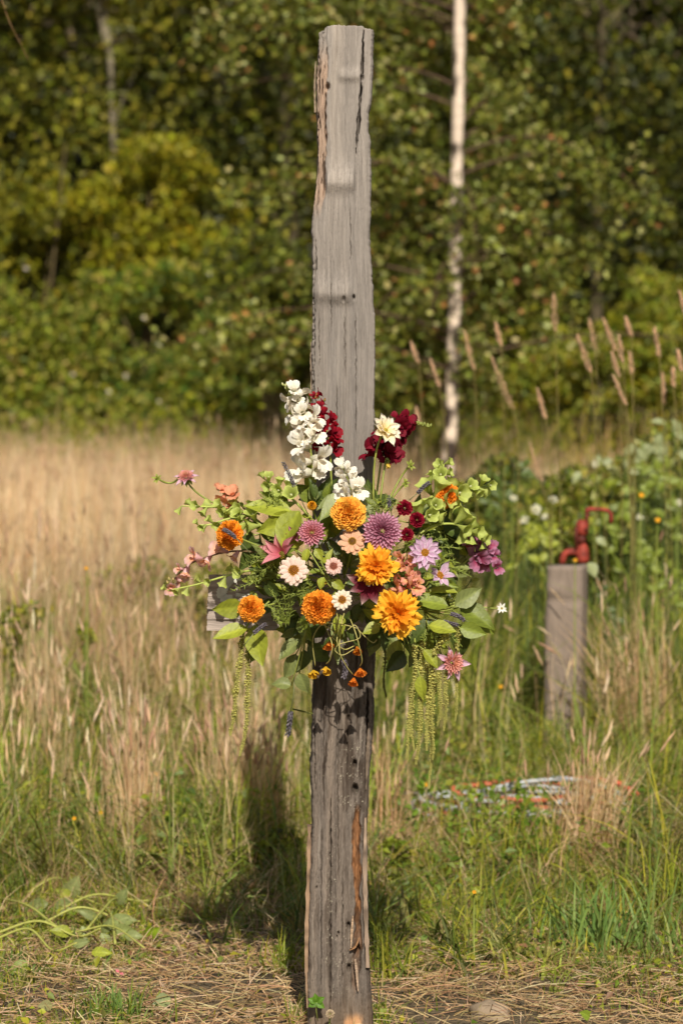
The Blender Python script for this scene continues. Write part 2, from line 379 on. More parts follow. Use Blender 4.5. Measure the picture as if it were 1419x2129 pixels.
# -- mown strip in the foreground: straw litter and short green regrowth
mb = MB()
n = 22000; x, d = in_wedge(n, 5.55, 7.9); px = px_of(x, d)
keep = rng.random(n) < np.clip(0.75 + vnoise(x * 3 + 5, d * 3, 51) * 0.7 - 0.3 * sstep(6.7, 7.4, d), 0.15, 1); x, d = x[keep], d[keep]; n = len(x)
ang = rng.normal(0, 1.0, n); ln = rng.uniform(0.015, 0.13, n) * np.where(rng.random(n) < 0.06, 2.6, 1) * rng.uniform(0.5, 1.3, n); z0 = terrain(x, d) + rng.uniform(0.002, 0.028, n); dz = rng.normal(0, 0.012, n)
w = rng.uniform(0.0010, 0.0026, n); c = pick(STRAW, n, 0.2)
ax = np.stack([np.cos(ang), np.sin(ang), 0 * ang], -1); bx = np.stack([-np.sin(ang), np.cos(ang), 0 * ang], -1)
V = np.zeros((n, 6, 3)); base = np.stack([x, d, z0], -1)
for j, t in enumerate((-0.5, 0, 0.5)):
    cen = base + ax * (ln * t)[:, None] + bx * (ln * 0.12 * (0.25 - t * t) * rng.normal(0, 1, n))[:, None]; cen[:, 2] += dz * t * 2 + 0.004 * (t == 0)
    V[:, 2 * j] = cen - bx * w[:, None] * 0.5; V[:, 2 * j + 1] = cen + bx * w[:, None] * 0.5 + np.array((0, 0, 0.0012))
V[:, :, 2] = np.maximum(V[:, :, 2], 0.001)
k = np.arange(n)[:, None] * 6
mb.add(V.reshape(-1, 3), np.concatenate([k + np.array([0, 1, 3, 2]), k + np.array([2, 3, 5, 4])]), None, np.repeat(c, 6, 0))
stuff('straw_litter', mb, 'cut brown straw lying over the mown strip in front', 'straw')

mb = MB()
n = 30000; x, d = in_wedge(n, 5.55, 7.9); px = px_of(x, d)
g = vnoise(x * 2.4 + 70, d * 2.4, 61) + 0.5 * vnoise(x * 7 + 70, d * 7, 62)
g = g + np.where(px < 330, 0.45, 0) - np.where((px > 300) & (px < 640) & (d < 6.9), 0.45, 0) - np.where((px > 780) & (d < 6.6), 0.15, 0)
keep = rng.random(n) < np.clip(0.38 + 0.25 * sstep(6.4, 7.0, d) + g * 0.8, 0.06, 0.98); x, d = x[keep], d[keep]; n = len(x)
c = pick(GREEN, n, 0.2)
V, Q, T, C, tip, td = blades(x, d, rng.uniform(0.015, 0.06, n) * (1 + 1.2 * sstep(6.7, 7.4, d)), rng.uniform(0.002, 0.0045, n), np.abs(rng.normal(0.7, 0.5, n)), c, c, 3)
mb.add(V, Q, T, C)
n = 9000; x, d = in_wedge(n, 5.6, 7.7); g = vnoise(x * 2.4 + 70, d * 2.4, 61); keep = g * 0.7 + rng.random(n) > 0.62; x, d = x[keep], d[keep]; n = len(x)
V, T, C = leaf_quads(np.stack([x, d, terrain(x, d) + rng.uniform(0.008, 0.04, n)], -1), (0, -0.5, 2), rng.uniform(0.010, 0.034, n), pick(GREEN + OLIVE + STRAW[2:4], n, 0.2)); mb.add(V, None, T, C)
stuff('short_grass', mb, 'short green regrowth poking through the straw', 'grass')

# ------------------------------------------------------------------ trees and shrubs behind
def leaf_cloud(cens, rads, n, size, cols, bias=(0, -0.35, 0.5), shell=0.35):
    cens = np.array(cens, float); rads = np.array(rads, float)
    vol = rads.prod(1); k = rng.choice(len(cens), n, p=vol / vol.sum())
    u = rng.normal(0, 1, (n, 3)); u /= np.linalg.norm(u, axis=1)[:, None]
    r = rng.uniform(0, 1, n) ** shell
    p = cens[k] + u * r[:, None] * rads[k]
    # thin out into clumps
    cl = vnoise(p[:, 0] * 1.6 + p[:, 1] * 0.9 + 31, p[:, 2] * 1.7 + p[:, 1] * 1.1 + 17, 71) + 0.5 * vnoise(p[:, 0] * 4.2 + 11, p[:, 2] * 4.2 + p[:, 1] * 3, 72)
    keep = (cl > -0.38) & (p[:, 2] > terrain(p[:, 0], p[:, 1]) + 0.03); p = p[keep]; n = len(p)
    return leaf_quads(p, bias, rng.uniform(0.6, 1.3, n) * size, pick(cols, n, 0.22))

T_OLIVE = [lin(116, 118, 30), lin(96, 100, 26), lin(134, 130, 36), lin(82, 88, 24), lin(150, 144, 46)]
T_YEL = [lin(156, 150, 30), lin(136, 134, 26), lin(170, 158, 38), lin(118, 122, 26)]
T_DARK = [lin(68, 74, 22), lin(54, 60, 20), lin(84, 86, 26), lin(60, 68, 24)]
T_BIRCH = [lin(122, 128, 48), lin(102, 110, 38), lin(142, 144, 58), lin(86, 94, 30), lin(186, 186, 116), lin(180, 128, 74)]
T_BRAM = [lin(136, 144, 40), lin(114, 124, 34), lin(154, 156, 50), lin(98, 112, 36), lin(160, 150, 70)]

def bush(name, label, x, d, blobs, n, size, cols, stems=5, group=None, cat='shrub'):
    """blobs: (px, py, dd, rx, ry, rz) crown lumps; stands on the ground at (x, d)"""
    bx_ = (x - 709.5) / F * d; bz = float(terrain(bx_, d))
    root = thing(name, label, cat, Matrix.Translation((bx_, d, bz)), group)
    cens = [tuple(P(b[0], b[1], d + b[2])) for b in blobs]
    for i in range(stems):
        mb = MB(); c = cens[i % len(cens)]; top = np.array(c) + rng.normal(0, 0.3, 3)
        jt = 0.15 if d > 20 else 0.03; top = np.array(c) + rng.normal(0, 0.3 if d > 20 else 0.02, 3); tube(mb, bez((bx_ + rng.normal(0, jt), d + rng.normal(0, jt), bz - 0.05), (bx_ * 0.6 + top[0] * 0.4, d, (bz + top[2]) / 2), top, 8), (0.05, 0.012) if d > 20 else (0.006, 0.002), 5, lin(110, 92, 70), lin(90, 80, 50)); part_w('stem', mb, M_branch, root)
    V, T, C = leaf_cloud(cens, [b[3:6] for b in blobs], n, size, cols)
    mb = MB(); mb.add(V, None, T, C); o = part_w('crown', mb, M_tree, root, False)
    return root

def tree(name, label, trunk, rads, blobs, d, n, size, cols, c0, c1, group=None, extra=()):
    b = trunk[0]; root = thing(name, label, 'tree', Matrix.Translation(b), group)
    mb = MB(); tube(mb, spline(trunk, 40), rads, 9, c0, c1); part_w('trunk', mb, M_branch, root)
    for e_, r_ in extra:
        mb = MB(); tube(mb, spline(e_, 16), r_, 6, c0, c1); part_w('limb', mb, M_branch, root)
    cens = [tuple(P(q[0], q[1], d + q[2])) for q in blobs]
    for c in cens:
        mb = MB()
        i = np.argmin([(Vector(c) - Vector(t)).length for t in trunk]); st = trunk[i]
        tube(mb, bez(st, (np.array(tuple(st)) + np.array(c)) / 2 + (0, 0, 0.3), c, 8), (0.02, 0.006), 5, lin(84, 74, 50), lin(84, 74, 50)); part_w('branch', mb, M_branch, root)
    V, T, C = leaf_cloud(cens, [q[3:6] for q in blobs], n, size, cols)
    mb = MB(); mb.add(V, None, T, C); part_w('crown', mb, M_tree, root, False)
    return root

mb = MB()
n = 26000; x, d, tk, nt_ = in_tufts(n, 20, 26.5, 32, 0.12); h = rng.uniform(0.5, 1.5, n) * rng.uniform(0.6, 1.15, nt_)[tk] * np.where(rng.random(n) < 0.1, 1.3, 1); c = pick(T_BRAM + T_YEL + OLIVE + DRY[1:3], nt_, 0.2)[tk] * rng.uniform(0.8, 1.2, (n, 1))
V, Q, T, C, tip, td = blades(x, d, h, rng.uniform(0.012, 0.03, n), np.abs(rng.normal(0.4, 0.3, n)), c, c, 3); mb.add(V, Q, T, C)
n = 16000; x, d, tk, nt_ = in_tufts(n, 30, 27.5, 31.5, 0.2); z = rng.uniform(0.1, 1.7, n) * rng.uniform(0.5, 1.0, nt_)[tk]; V, T, C = leaf_quads(np.stack([x, d, terrain(x, d) + z], -1), (0, -0.5, 0.8), rng.uniform(0.05, 0.12, n), pick(T_BRAM + T_YEL[:2], n, 0.2)); mb.add(V, None, T, C)
stuff('weed_bank', mb, 'tall mixed weeds along the back edge of the field under the shrubs', 'weeds')

# far wood, one mass
mb = MB(); n = 120000
x = rng.uniform(-9.5, 9.5, n); d = rng.uniform(37.5, 43, n); z = rng.uniform(-0.3, 15, n) + terrain(x, d) * 0.3
cl = vnoise(x * 1.1 + 40, z * 1.1 + 40, 73); keep = (cl > -0.75) & (z > terrain(x, d)); p = np.stack([x, d, z], -1)[keep]
V, T, C = leaf_quads(p, (0, -0.3, 0.4), rng.uniform(0.14, 0.28, len(p)), pick(T_DARK + T_OLIVE[:2], len(p), 0.25)); mb.add(V, None, T, C)
stuff('woodland', mb, 'dark woodland filling the background behind the nearer trees', 'woodland', M_tree, False)

# trees at upper left
g0 = lin(140, 130, 108)
D = 33.0
tree('broadleaf_tree', 'broadleaf tree with pale forked trunk at the upper left', [Vector((P(238, 0, D).x, D, 0)), P(238, 420, D), P(232, 200, D), P(228, 100, D), P(218, 0, D), P(205, -250, D)], (0.04, 0.036, 0.034),
     [(240, 330, -0.9, 0.9, 0.4, 0.9), (200, 190, -0.9, 0.5, 0.3, 0.4), (290, 90, -.8, .5, .3, .5), (150, 60, 0.5, 1.0, 0.9, 0.8), (330, 90, 0.7, 0.9, 0.8, 0.9), (60, 220, 0.3, 0.9, 0.9, 0.9), (300, 280, 0.9, 0.9, 0.6, 0.7), (180, -200, 0, 2.2, 1.6, 1.4), (420, -120, 0, 1.8, 1.4, 1.2), (20, -80, -0.2, 1.2, 1.2, 0.9)], D, 15000, 0.115, T_OLIVE, g0, g0,
     extra=[([P(232, 140, D), P(222, 90, D), P(205, 20, D), P(212, -80, D)], (0.045, 0.03)), ([P(236, 260, D), P(262, 190, D - .2), P(278, 155, D - .3)], (0.02, 0.010))])
tree('dark_tree', 'dark olive tree filling the far left edge', [Vector((P(-60, 0, 34).x, 34, 0)), P(-50, 500, 34), P(-40, 100, 34), P(-30, -300, 34)], (0.2, 0.1, 0.06),
     [(20, 330, 0, 1.0, 0.9, 1.1), (-120, 120, 0, 1.5, 1.2, 1.5), (70, 60, 0.4, 1.0, 0.8, 0.9), (-60, -250, 0, 2.2, 1.6, 1.5)], 34, 10000, 0.125, T_DARK + T_OLIVE[:3], lin(80, 70, 50), lin(80, 70, 50))
tree('leafy_tree', 'leafy green tree rising behind the tall post', [Vector((P(600, 0, 34).x, 34, 0)), P(600, 500, 34), P(590, 100, 34), P(585, -300, 34)], (0.2, 0.1, 0.06),
     [(520, 420, 0, 1.2, 0.9, 1.1), (600, 150, 0, 1.4, 1.0, 1.2), (470, 60, 0.2, 1.0, 0.8, 0.9), (740, 330, 0.3, 1.2, 1, 1.3), (560, -260, 0, 2.6, 1.6, 1.5)], 34, 13000, 0.125, T_DARK + T_DARK + T_OLIVE, lin(90, 80, 60), lin(90, 80, 60))
tree('shaded_tree', 'shaded green tree at the upper right behind the birch', [Vector((P(1240, 0, 34).x, 34, 0)), P(1240, 500, 34), P(1250, 100, 34), P(1250, -300, 34)], (0.09, 0.06, 0.04),
     [(1240, 450, -0.9, 1.0, 0.5, 1.2), (1250, 120, -0.9, 1.0, 0.5, 1.2), (1100, 420, 0, 1.3, 0.9, 1.2), (1300, 250, 0, 1.4, 1.0, 1.3), (1420, 480, 0.2, 1.2, 0.8, 1.2), (960, 200, 0.3, 1.3, 1, 1.3), (1120, 60, 0, 1.4, 1, 1), (1250, -280, 0, 2.8, 1.6, 1.5)], 34, 15000, 0.125, T_DARK + T_DARK + T_OLIVE[:3], lin(90, 80, 60), lin(90, 80, 60))

# shrubs on the left bank
bush('yellow_green_shrub', 'sunlit yellow-green shrub at mid left below the pale trunk', 300, 31.5, [(330, 380, 0, 0.75, 0.6, 0.65), (240, 460, -0.2, 0.8, 0.6, 0.6), (420, 480, 0.2, 0.7, 0.5, 0.6), (360, 560, 0, 0.9, 0.6, 0.6)], 8500, 0.105, T_YEL)
bush('olive_shrub', 'olive green shrub at the left edge below the dark tree', 60, 31.5, [(30, 480, 0, 0.8, 0.6, 0.7), (110, 540, 0, 0.7, 0.6, 0.5), (-60, 600, 0, 0.9, 0.7, 0.8), (60, 400, 0.3, 0.6, 0.5, 0.5)], 8500, 0.105, T_YEL[:2] + T_OLIVE)
bush('bramble_bank', 'low bramble bank along the left end of the dry field', 80, 30.0, [(20, 760, 0, 1.0, 0.6, 0.65), (150, 720, 0.1, 1.0, 0.6, 0.75), (-80, 700, 0, 1.0, 0.7, 0.9), (100, 840, -0.3, 1.1, 0.4, 0.35), (200, 640, .4, .8, .5, .5)], 13000, 0.095, T_BRAM)
bush('bramble_thicket', 'bramble thicket with pale blossom specks left of the post', 420, 30.0, [(330, 760, 0, 0.9, 0.6, 0.65), (450, 720, 0.1, 0.9, 0.6, 0.7), (560, 780, 0, 0.9, 0.6, 0.5), (400, 840, -0.3, 1.2, 0.4, 0.35), (350, 620, .5, .8, .5, .5), (520, 640, .5, .8, .5, .5)], 14000, 0.095, T_BRAM + [lin(88, 116, 44)] * 2)
bush('hazel_bush', 'dark leafy bush just left of the post above the meadow', 600, 27.0, [(600, 620, 0, 0.5, 0.5, 0.6), (560, 720, 0, 0.55, 0.5, 0.5), (640, 760, 0, 0.5, 0.5, 0.5), (520, 560, 0.2, 0.6, 0.4, 0.5)], 6500, 0.085, T_BRAM[1:3] + T_DARK[:2])
bush('green_thicket', 'green thicket right of the post at the foot of the birch', 850, 28.0, [(830, 720, 0, 0.7, 0.6, 0.6), (880, 800, -0.2, 0.8, 0.5, 0.4), (800, 620, 0, 0.6, 0.6, 0.6), (960, 760, 0, 0.7, 0.5, 0.5)], 9000, 0.085, T_BRAM + T_DARK[:2])
bush('sunlit_thicket', 'yellow-green thicket under the birch branches on the right', 1180, 28.0, [(1100, 780, 0, 0.8, 0.6, 0.4), (1240, 770, -0.2, 0.9, 0.5, 0.5), (1360, 760, 0, 0.8, 0.6, 0.5), (1180, 680, 0.3, 0.8, 0.5, 0.5), (1330, 660, .3, .8, .5, .6)], 11000, 0.085, T_BRAM + T_YEL[:2])

bush('bramble_bush', 'leafy bramble bush rising at the right edge behind the hydrant', 1400, 13.5, [(1400, 985, 0, 0.30, 0.4, 0.26), (1330, 1040, -0.2, 0.30, 0.4, 0.24), (1430, 1080, -0.3, 0.3, 0.4, 0.3), (1280, 1100, -0.3, 0.28, 0.3, 0.2), (1380, 1160, -.4, .3, .3, .25)], 5200, 0.062, T_BRAM + T_DARK[2:3] + [lin(170, 176, 110)], stems=7)
bush('bramble_bush', 'low bramble bush behind the hydrant and the white wildflowers', 1170, 14.0, [(1130, 1075, 0, 0.3, 0.4, 0.22), (1220, 1050, 0.1, 0.3, 0.4, 0.24), (1060, 1100, 0, 0.25, 0.4, 0.2), (1180, 1140, -.3, .4, .3, .25)], 4200, 0.058, T_BRAM + T_DARK[2:3], stems=6)
bush('bramble_bush', 'dark arching bramble just right of the arrangement', 1010, 14.5, [(1040, 1000, 0, 0.16, 0.3, 0.16), (1000, 1060, 0, 0.25, 0.4, 0.2), (1070, 1040, .2, .2, .3, .18), (960, 1110, 0, .25, .3, .2)], 2600, 0.055, T_BRAM[1:4] + T_DARK[:3], stems=5)
for lb, bx_, bd, bl, n_, sz, cs in (('patch of green weeds out in the dry field at left', 350, 13.0, [(340, 1190, 0, .3, .25, .08), (420, 1215, 0, .25, .25, .08), (270, 1215, 0, .3, .2, .08), (350, 1235, 0, .4, .2, .08)], 800, .045, T_BRAM + OLIVE), ('small green weed patch nearer the arrangement in the dry field', 470, 12.0, [(460, 1210, 0, .16, .2, .1), (430, 1240, 0, .2, .2, .12), (480, 1260, 0, .2, .2, .1)], 900, .045, T_BRAM), ('green weed patch at the left edge where the dry field turns green', 90, 10.2, [(60, 1300, 0, .14, .2, .1), (120, 1330, 0, .16, .2, .1), (90, 1370, 0, .2, .2, .1)], 900, .04, T_BRAM + T_YEL[:1]),
    ('dark leafy weeds in the shade left of the post', 560, 7.7, [(520, 1800, 0, .07, .1, .07), (580, 1780, 0, .08, .1, .09), (610, 1830, -.1, .06, .1, .06), (490, 1840, 0, .06, .1, .04)], 700, .032, T_BRAM[:4] + T_DARK[2:3]), ('dark leafy weeds in the shade right of the post', 830, 7.7, [(820, 1790, 0, .06, .1, .07), (850, 1830, 0, .05, .1, .05), (800, 1840, -.1, .04, .1, .05)], 420, .030, T_BRAM[:4] + T_DARK[2:3]), ('low leafy weeds at the left edge above the cut stems', 70, 7.8, [(40, 1770, 0, .09, .1, .06), (110, 1790, 0, .08, .1, .05), (60, 1820, 0, .1, .1, .05), (180, 1800, 0, .07, .1, .05)], 700, .032, T_BRAM), ('low leafy weeds in front of the upright dry bundle', 330, 7.6, [(330, 1800, 0, .08, .1, .05), (390, 1830, 0, .08, .1, .05), (270, 1830, 0, .06, .1, .04)], 520, .028, T_BRAM)):
    bush('leafy_weed', lb, bx_, bd, bl, n_, sz, cs, stems=3, cat='weed')
# blossom specks in the brambles
for i, (bx_, by_) in enumerate(((300, 660), (262, 780), (226, 815), (330, 835), (330, 720), (436, 568), (152, 778), (55, 558))):
    mb = MB(); p = P(bx_, by_, 29.2); nq = 5
    V, T, C = leaf_quads(np.array([tuple(p)] * 5) + rng.normal(0, 0.008, (5, 3)), (0, -3, 0.8), np.full(5, 0.05), pick([lin(222, 214, 196)], 5)); mb.add(V, None, T, C)
    o = link('bramble_blossom', mb.mesh('bramble_blossom', M_petal, False)); tag(o, 'pale bramble blossom on the left bank, ' + ['centre of the top row', 'just above the field edge, middle', 'lowest but one, left of middle', 'lowest, above the field edge', 'middle, right under the top row', 'uppermost and nearest the post', 'left of the middle ones', 'uppermost at the far left'][i], 'blossom', 'pale bramble blossoms')

# birch
D = 20.0
bt = [Vector((P(926, 0, D).x, D, -0.05)), P(930, 1000, D), P(940, 820, D), P(944, 640, D), P(946, 480, D), P(952, 250, D), P(955, 0, D), P(962, -350, D), P(960, -900, D)]
birch = thing('birch_tree', 'slender white-barked birch with dark flecks standing behind the post', 'tree', Matrix.Translation(bt[0]))
pts = spline(bt, 220); nseg = len(pts); sides = 14; mb = MB()
rad = np.interp(pts[:, 2], [0, 0.6, 1.5, 3, 4.7, 8], [0.066, 0.058, 0.052, 0.05, 0.046, 0.02])
th = np.arange(sides) / sides * 2 * math.pi
V = np.stack([np.stack([pts[:, 0, None] + rad[:, None] * np.cos(th) * (1 + 0.05 * np.sin(3 * th + pts[:, 2, None] * 3)), pts[:, 1, None] + rad[:, None] * np.sin(th), np.repeat(pts[:, 2, None], sides, 1)], -1)])[0]
zz = V[..., 2]; thg = np.tile(th, (nseg, 1))
dark = sstep(0.1, 0.5, vnoise(thg * 1.0 + 5, zz * 11, 81) * 1.1 + np.interp(zz, [0, 0.9, 2.0, 3.0, 4.6], [0.55, 0.42, 0.22, 0.06, -0.15]))
C = lin(226, 206, 184) * (1 - dark[..., None]) + lin(64, 52, 42) * dark[..., None]
mb.add(V.reshape(-1, 3), grid_faces(sides, nseg, True), None, C.reshape(-1, 3)); part_w('trunk', mb, M_bark, birch)
lp = []
for i in range(88):
    z0 = random.uniform(1.3, 7.6) if i < 74 else random.uniform(4.8, 7.5)
    st = np.array([np.interp(z0, pts[:, 2], pts[:, k]) for k in range(3)])
    az = random.uniform(0, 2 * math.pi); Lb = random.uniform(0.8, 2.8) * (1.0 if z0 < 5.5 else 0.85)
    if i < 5: z0 = random.uniform(1.5, 3.0); st = np.array([np.interp(z0, pts[:, 2], pts[:, k]) for k in range(3)]); Lb = random.uniform(0.5, 0.9)
    dirv = np.array((math.cos(az), (abs(math.sin(az)) if i >= 5 else -abs(math.sin(az)) if i < 5 else math.sin(az)) * 0.75 + (0.08 if z0 < 4.8 else 0.4) * (i >= 5), 0)); droop = random.uniform(0.1, 0.9) * (0.6 if z0 < 2 else 1)
    e_ = st + dirv * Lb + (0, 0, 0.35 - droop); e_[2] = max(e_[2], 0.75)
    path = bez(st, st + dirv * Lb * 0.55 + (0, 0, 0.5), e_, 12)
    mbB = MB(); tube(mbB, path, (0.014, 0.003), 5, lin(92, 74, 58), lin(80, 60, 46))
    for j in range(9):                                          # hanging twigs
        t = random.uniform(0.25, 1); a = path[int(t * 11)]
        b_ = a + np.array((random.gauss(0, 0.16), random.gauss(0, 0.16), -random.uniform(0.05, 0.4)))
        b_[2] = max(b_[2], 0.7)
        tube(mbB, bez(a, (a + b_) / 2 + (0, 0, 0.04), b_, 4), 0.0022, 3, lin(80, 60, 46), cap=False)
        m_ = 52 if i >= 5 else 14; s = rng.uniform(0, 1, m_)[:, None]
        lp.append(a * (1 - s) + b_ * s + rng.normal(0, 0.075, (m_, 3)))
    part_w('branch', mbB, M_branch, birch)
lp = np.concatenate(lp)
V, T, C = leaf_quads(lp, (0.1, -0.5, 0.35), rng.uniform(0.038, 0.078, len(lp)), pick(T_BIRCH[:4] * 6 + T_BIRCH[4:5] * 3 + T_BIRCH[5:], len(lp), 0.2), 0.2, 0.78)
mb = MB(); mb.add(V, None, T, C); part_w('crown', mb, M_tree, birch, False)

# thin hanging twig at the very top left
root = thing('hanging_twig', 'thin bare twig hanging into the top left corner', 'twig', Matrix.Translation(P(-40, -60, 9)))
mb = MB(); tube(mb, spline([P(-60, -160, 9), P(-10, -40, 9), P(18, 40, 9), P(40, 85, 9), P(60, 125, 9)], 20), (0.003, 0.0012), 5, lin(120, 92, 60)); part_w('stem', mb, M_branch, root)
for t_ in ((12, 15), (30, 62), (45, 92)):
    mb = MB(); V, T, C = leaf_quads(np.array([tuple(P(t_[0], t_[1], 8.99))]), (0, -2, 0), np.array([0.016]), pick([lin(120, 104, 50)], 1)); mb.add(V, None, T, C); part_w('bud', mb, M_leaf, root)

# ------------------------------------------------------------------ the tall wooden post
PD = 5.95
LE = [(62, 662), (75, 661), (150, 657), (250, 657), (330, 659), (400, 656), (430, 652), (480, 649), (600, 651), (700, 650), (800, 650), (1000, 650), (1400, 651), (1500, 650), (1560, 648), (1600, 645), (1650, 648), (1720, 648), (1800, 645), (1900, 642), (2000, 640), (2090, 641), (2240, 642)]
RE = [(62, 775), (150, 774), (220, 770), (240, 765), (270, 766), (300, 770), (400, 771), (500, 769), (560, 772), (600, 774), (680, 779), (760, 778), (830, 777), (1000, 777), (1400, 777), (1500, 775), (1545, 771), (1600, 766), (1700, 762), (1800, 762), (1850, 763), (1920, 765), (2000, 767), (2060, 770), (2100, 774), (2240, 776)]
nzv = 1000
rows = np.linspace(62, 2230, nzv)
le = np.interp(rows, *zip(*LE)); re_ = np.interp(rows, *zip(*RE))
le = le + 1.3 * vnoise(rows * 0.06, rows * 0, 101) + 0.7 * vnoise(rows * 0.25, rows * 0, 102)
re_ = re_ + 1.3 * vnoise(rows * 0.05, rows * 0, 103) + 0.8 * vnoise(rows * 0.22, rows * 0, 104)
nf, ns, nb = 110, 26, 16
DEP = 0.135; CR = 0.010
# perimeter in (s across -1..1, depth) : front left->right, right side, back, left side
ff = np.linspace(0, 1, nf)
per = [('f', t) for t in ff] + [('r', t) for t in np.linspace(0, 1, ns + 2)[1:-1]] + [('b', t) for t in np.linspace(0, 1, nb)] + [('l', t) for t in np.linspace(0, 1, ns + 2)[1:-1]]
npr = len(per); V = np.zeros((nzv, npr, 3)); NR = np.zeros((nzv, npr, 3)); PX = np.zeros((nzv, npr)); SIDE = np.array([p[0] for p in per])
Xl = (le - 709.5) / F * PD; Xr = (re_ - 709.5) / F * PD; Zr = H - (rows - YH) / F * PD
for i, (sd, t) in enumerate(per):
    if sd == 'f':
        u = t; X = Xl + (Xr - Xl) * u
        e_ = np.minimum(u, 1 - u) * (Xr - Xl); rnd = CR - np.sqrt(np.maximum(CR ** 2 - np.maximum(CR - e_, 0) ** 2, 0))
        Y = 5.885 + rnd; nn = (np.where(e_ < CR, (u - 0.5) * 1.2, 0), -1 + 0 * X)
    elif sd == 'r': X = Xr; Y = 5.885 + CR + (DEP - 2 * CR) * t + 0 * X; nn = (1 + 0 * X, 0 * X)
    elif sd == 'b': X = Xr + (Xl - Xr) * t; Y = 5.885 + DEP - (CR if t in (0, 1) else 0) + 0 * X; nn = (0 * X, 1 + 0 * X)
    else: X = Xl; Y = 5.885 + DEP - CR - (DEP - 2 * CR) * t + 0 * X; nn = (-1 + 0 * X, 0 * X)
    V[:, i] = np.stack([X, Y, Zr], -1); NR[:, i] = np.stack([nn[0], nn[1], 0 * X], -1)
PX = 709.5 + F * V[..., 0] / V[..., 1]; RW = np.repeat(rows[:, None], npr, 1)
front = (SIDE == 'f')[None, :].repeat(nzv, 0)
U = np.cumsum(np.concatenate([[0], np.linalg.norm(np.diff(V[nzv // 2], axis=0), axis=1)])); UU = np.repeat(U[None], nzv, 0)
Zg = V[..., 2]
up = sstep(1380, 1250, RW)                                   # 1 on the smoother upper half
g1 = vnoise(UU * 150, Zg * 3.0, 111); g2 = vnoise(UU * 420, Zg * 9, 112); g3 = vnoise(UU * 900, Zg * 30, 113); g4 = vnoise(UU * 60, Zg * 1.3, 114); g5 = vnoise(UU * 700, Zg * 14, 115); g6 = vnoise(UU * 900, Zg * 260, 116); g7 = vnoise(UU * 300, Zg * 90, 117)
disp = (0.0007 + 0.0009 * (1 - up)) * g1 + (0.0004 + 0.0005 * (1 - up)) * g2 + 0.0003 * g3 + (0.0010 + 0.0004 * (1 - up)) * g4 + 0.0006 * g5 * (0.4 + 0.6 * (1 - up)) + 0.0005 * g6 * (0.2 + 0.8 * (1 - up))
def bump(y0, amp, xa, xb, soft=12, up_w=16, dn_w=9, x_line=0.0):
    yc = y0 + x_line * (PX - 715)
    b = np.where(RW < yc, np.exp(-((RW - yc) / up_w) ** 2), np.exp(-((RW - yc) / dn_w) ** 2))
    return amp * b * sstep(xa - soft, xa + soft, PX) * (1 - sstep(xb - soft, xb + soft, PX)) * front
rid = bump(166, 1, 704, 752, 8, 14, 10) * 0.6 + bump(380, 1, 677, 737, 4, 30, 16); disp += bump(166, 0.0065, 704, 752, 8, 14, 10) + bump(384, 0.0125, 677, 737, 4, 30, 19)
rid = rid + bump(608, 1, 655, 730, 12, 24, 12); disp += bump(613, 0.0125, 655, 730, 12, 28, 18, 0.02) - bump(640, 0.002, 690, 745, 8, 10, 20)
Cw = np.zeros((nzv, npr, 3))
topc, lowc = lin(147, 138, 129), lin(116, 105, 95)
Cw[:] = topc * up[..., None] + lowc * (1 - up[..., None])
Cw *= (1 + (0.10 + 0.10 * (1 - up)) * g4 + (0.06 + 0.10 * (1 - up)) * g1 + (0.06 + 0.06 * (1 - up)) * g2 + 0.09 * vnoise(UU * 25, Zg * 4, 119) + 0.13 * g5 + (0.06 + 0.10 * (1 - up)) * g6 + (0.05 + 0.10 * (1 - up)) * g7)[..., None]
Cw *= np.interp(RW, [62, 250, 420, 660, 900, 1300, 2240], [1.12, 1.02, 0.98, 0.86, 0.84, 0.95, 1.0])[..., None]
Cw *= (1 + np.array((0.02, 0.0, -0.03)) * g4[..., None]) * (1 + 0.17 * rid[..., None] * (1 + 0.5 * g5[..., None]))
sp_ = sstep(0.62, 0.85, vnoise(UU * 620, Zg * 330, 118)) * sstep(-0.2, 0.4, vnoise(UU * 40, Zg * 6, 120)) * (0.35 + 0.65 * (1 - up)); Cw *= (1 - 0.5 * sp_[..., None]); disp -= 0.0016 * sp_
def crack(path, w, depth, fade=14, lo=lin(40, 30, 20)):
    """groove along photo path [(x,y)...]"""
    global disp, Cw
    yy = [p[1] for p in path]; xc = np.interp(RW, yy, [p[0] for p in path]) + 1.2 * vnoise(RW * 0.12, RW * 0, int(yy[0]) + 7)
    ww = np.interp(RW, yy, w) if not np.isscalar(w) else w
    ww = ww * (1 + 0.5 * vnoise(RW * 0.09, RW * 0 + 3, int(yy[0])))
    on = sstep(yy[0] - 1, yy[0] + fade, RW) * (1 - sstep(yy[-1] - fade, yy[-1] + 1, RW)) * front
    g = np.clip(1.15 - (np.abs(PX - xc) / np.maximum(ww, 0.3)) ** 2, 0, 1) * on
    disp -= depth * g; Cw = Cw * (1 - 0.55 * g[..., None]) + lo * 0.55 * g[..., None]
crack([(755, 66), (753, 145), (751, 170), (748, 215), (744, 280), (741, 300), (740, 330)], [1.0, 2.6, 1.3, 3.2, 3.4, 1.4, 0.8], 0.03)
crack([(655, 500), (656, 540), (653, 600), (652, 700), (651, 820)], [1.4, 2.2, 1.2, 1.4, 1.4], 0.015)
crack([(688, 1640), (687, 1760), (686, 1850), (687, 2000), (686, 2110)], [0.8, 1.7, 1.5, 1.6, 1.2], 0.012)
crack([(651, 1480), (653, 1560), (655, 1640)], 1.2, 0.010)
crack([(764, 1420), (763, 1500), (760, 1620), (757, 1660)], [2, 2.4, 2, 1.0], 0.02)
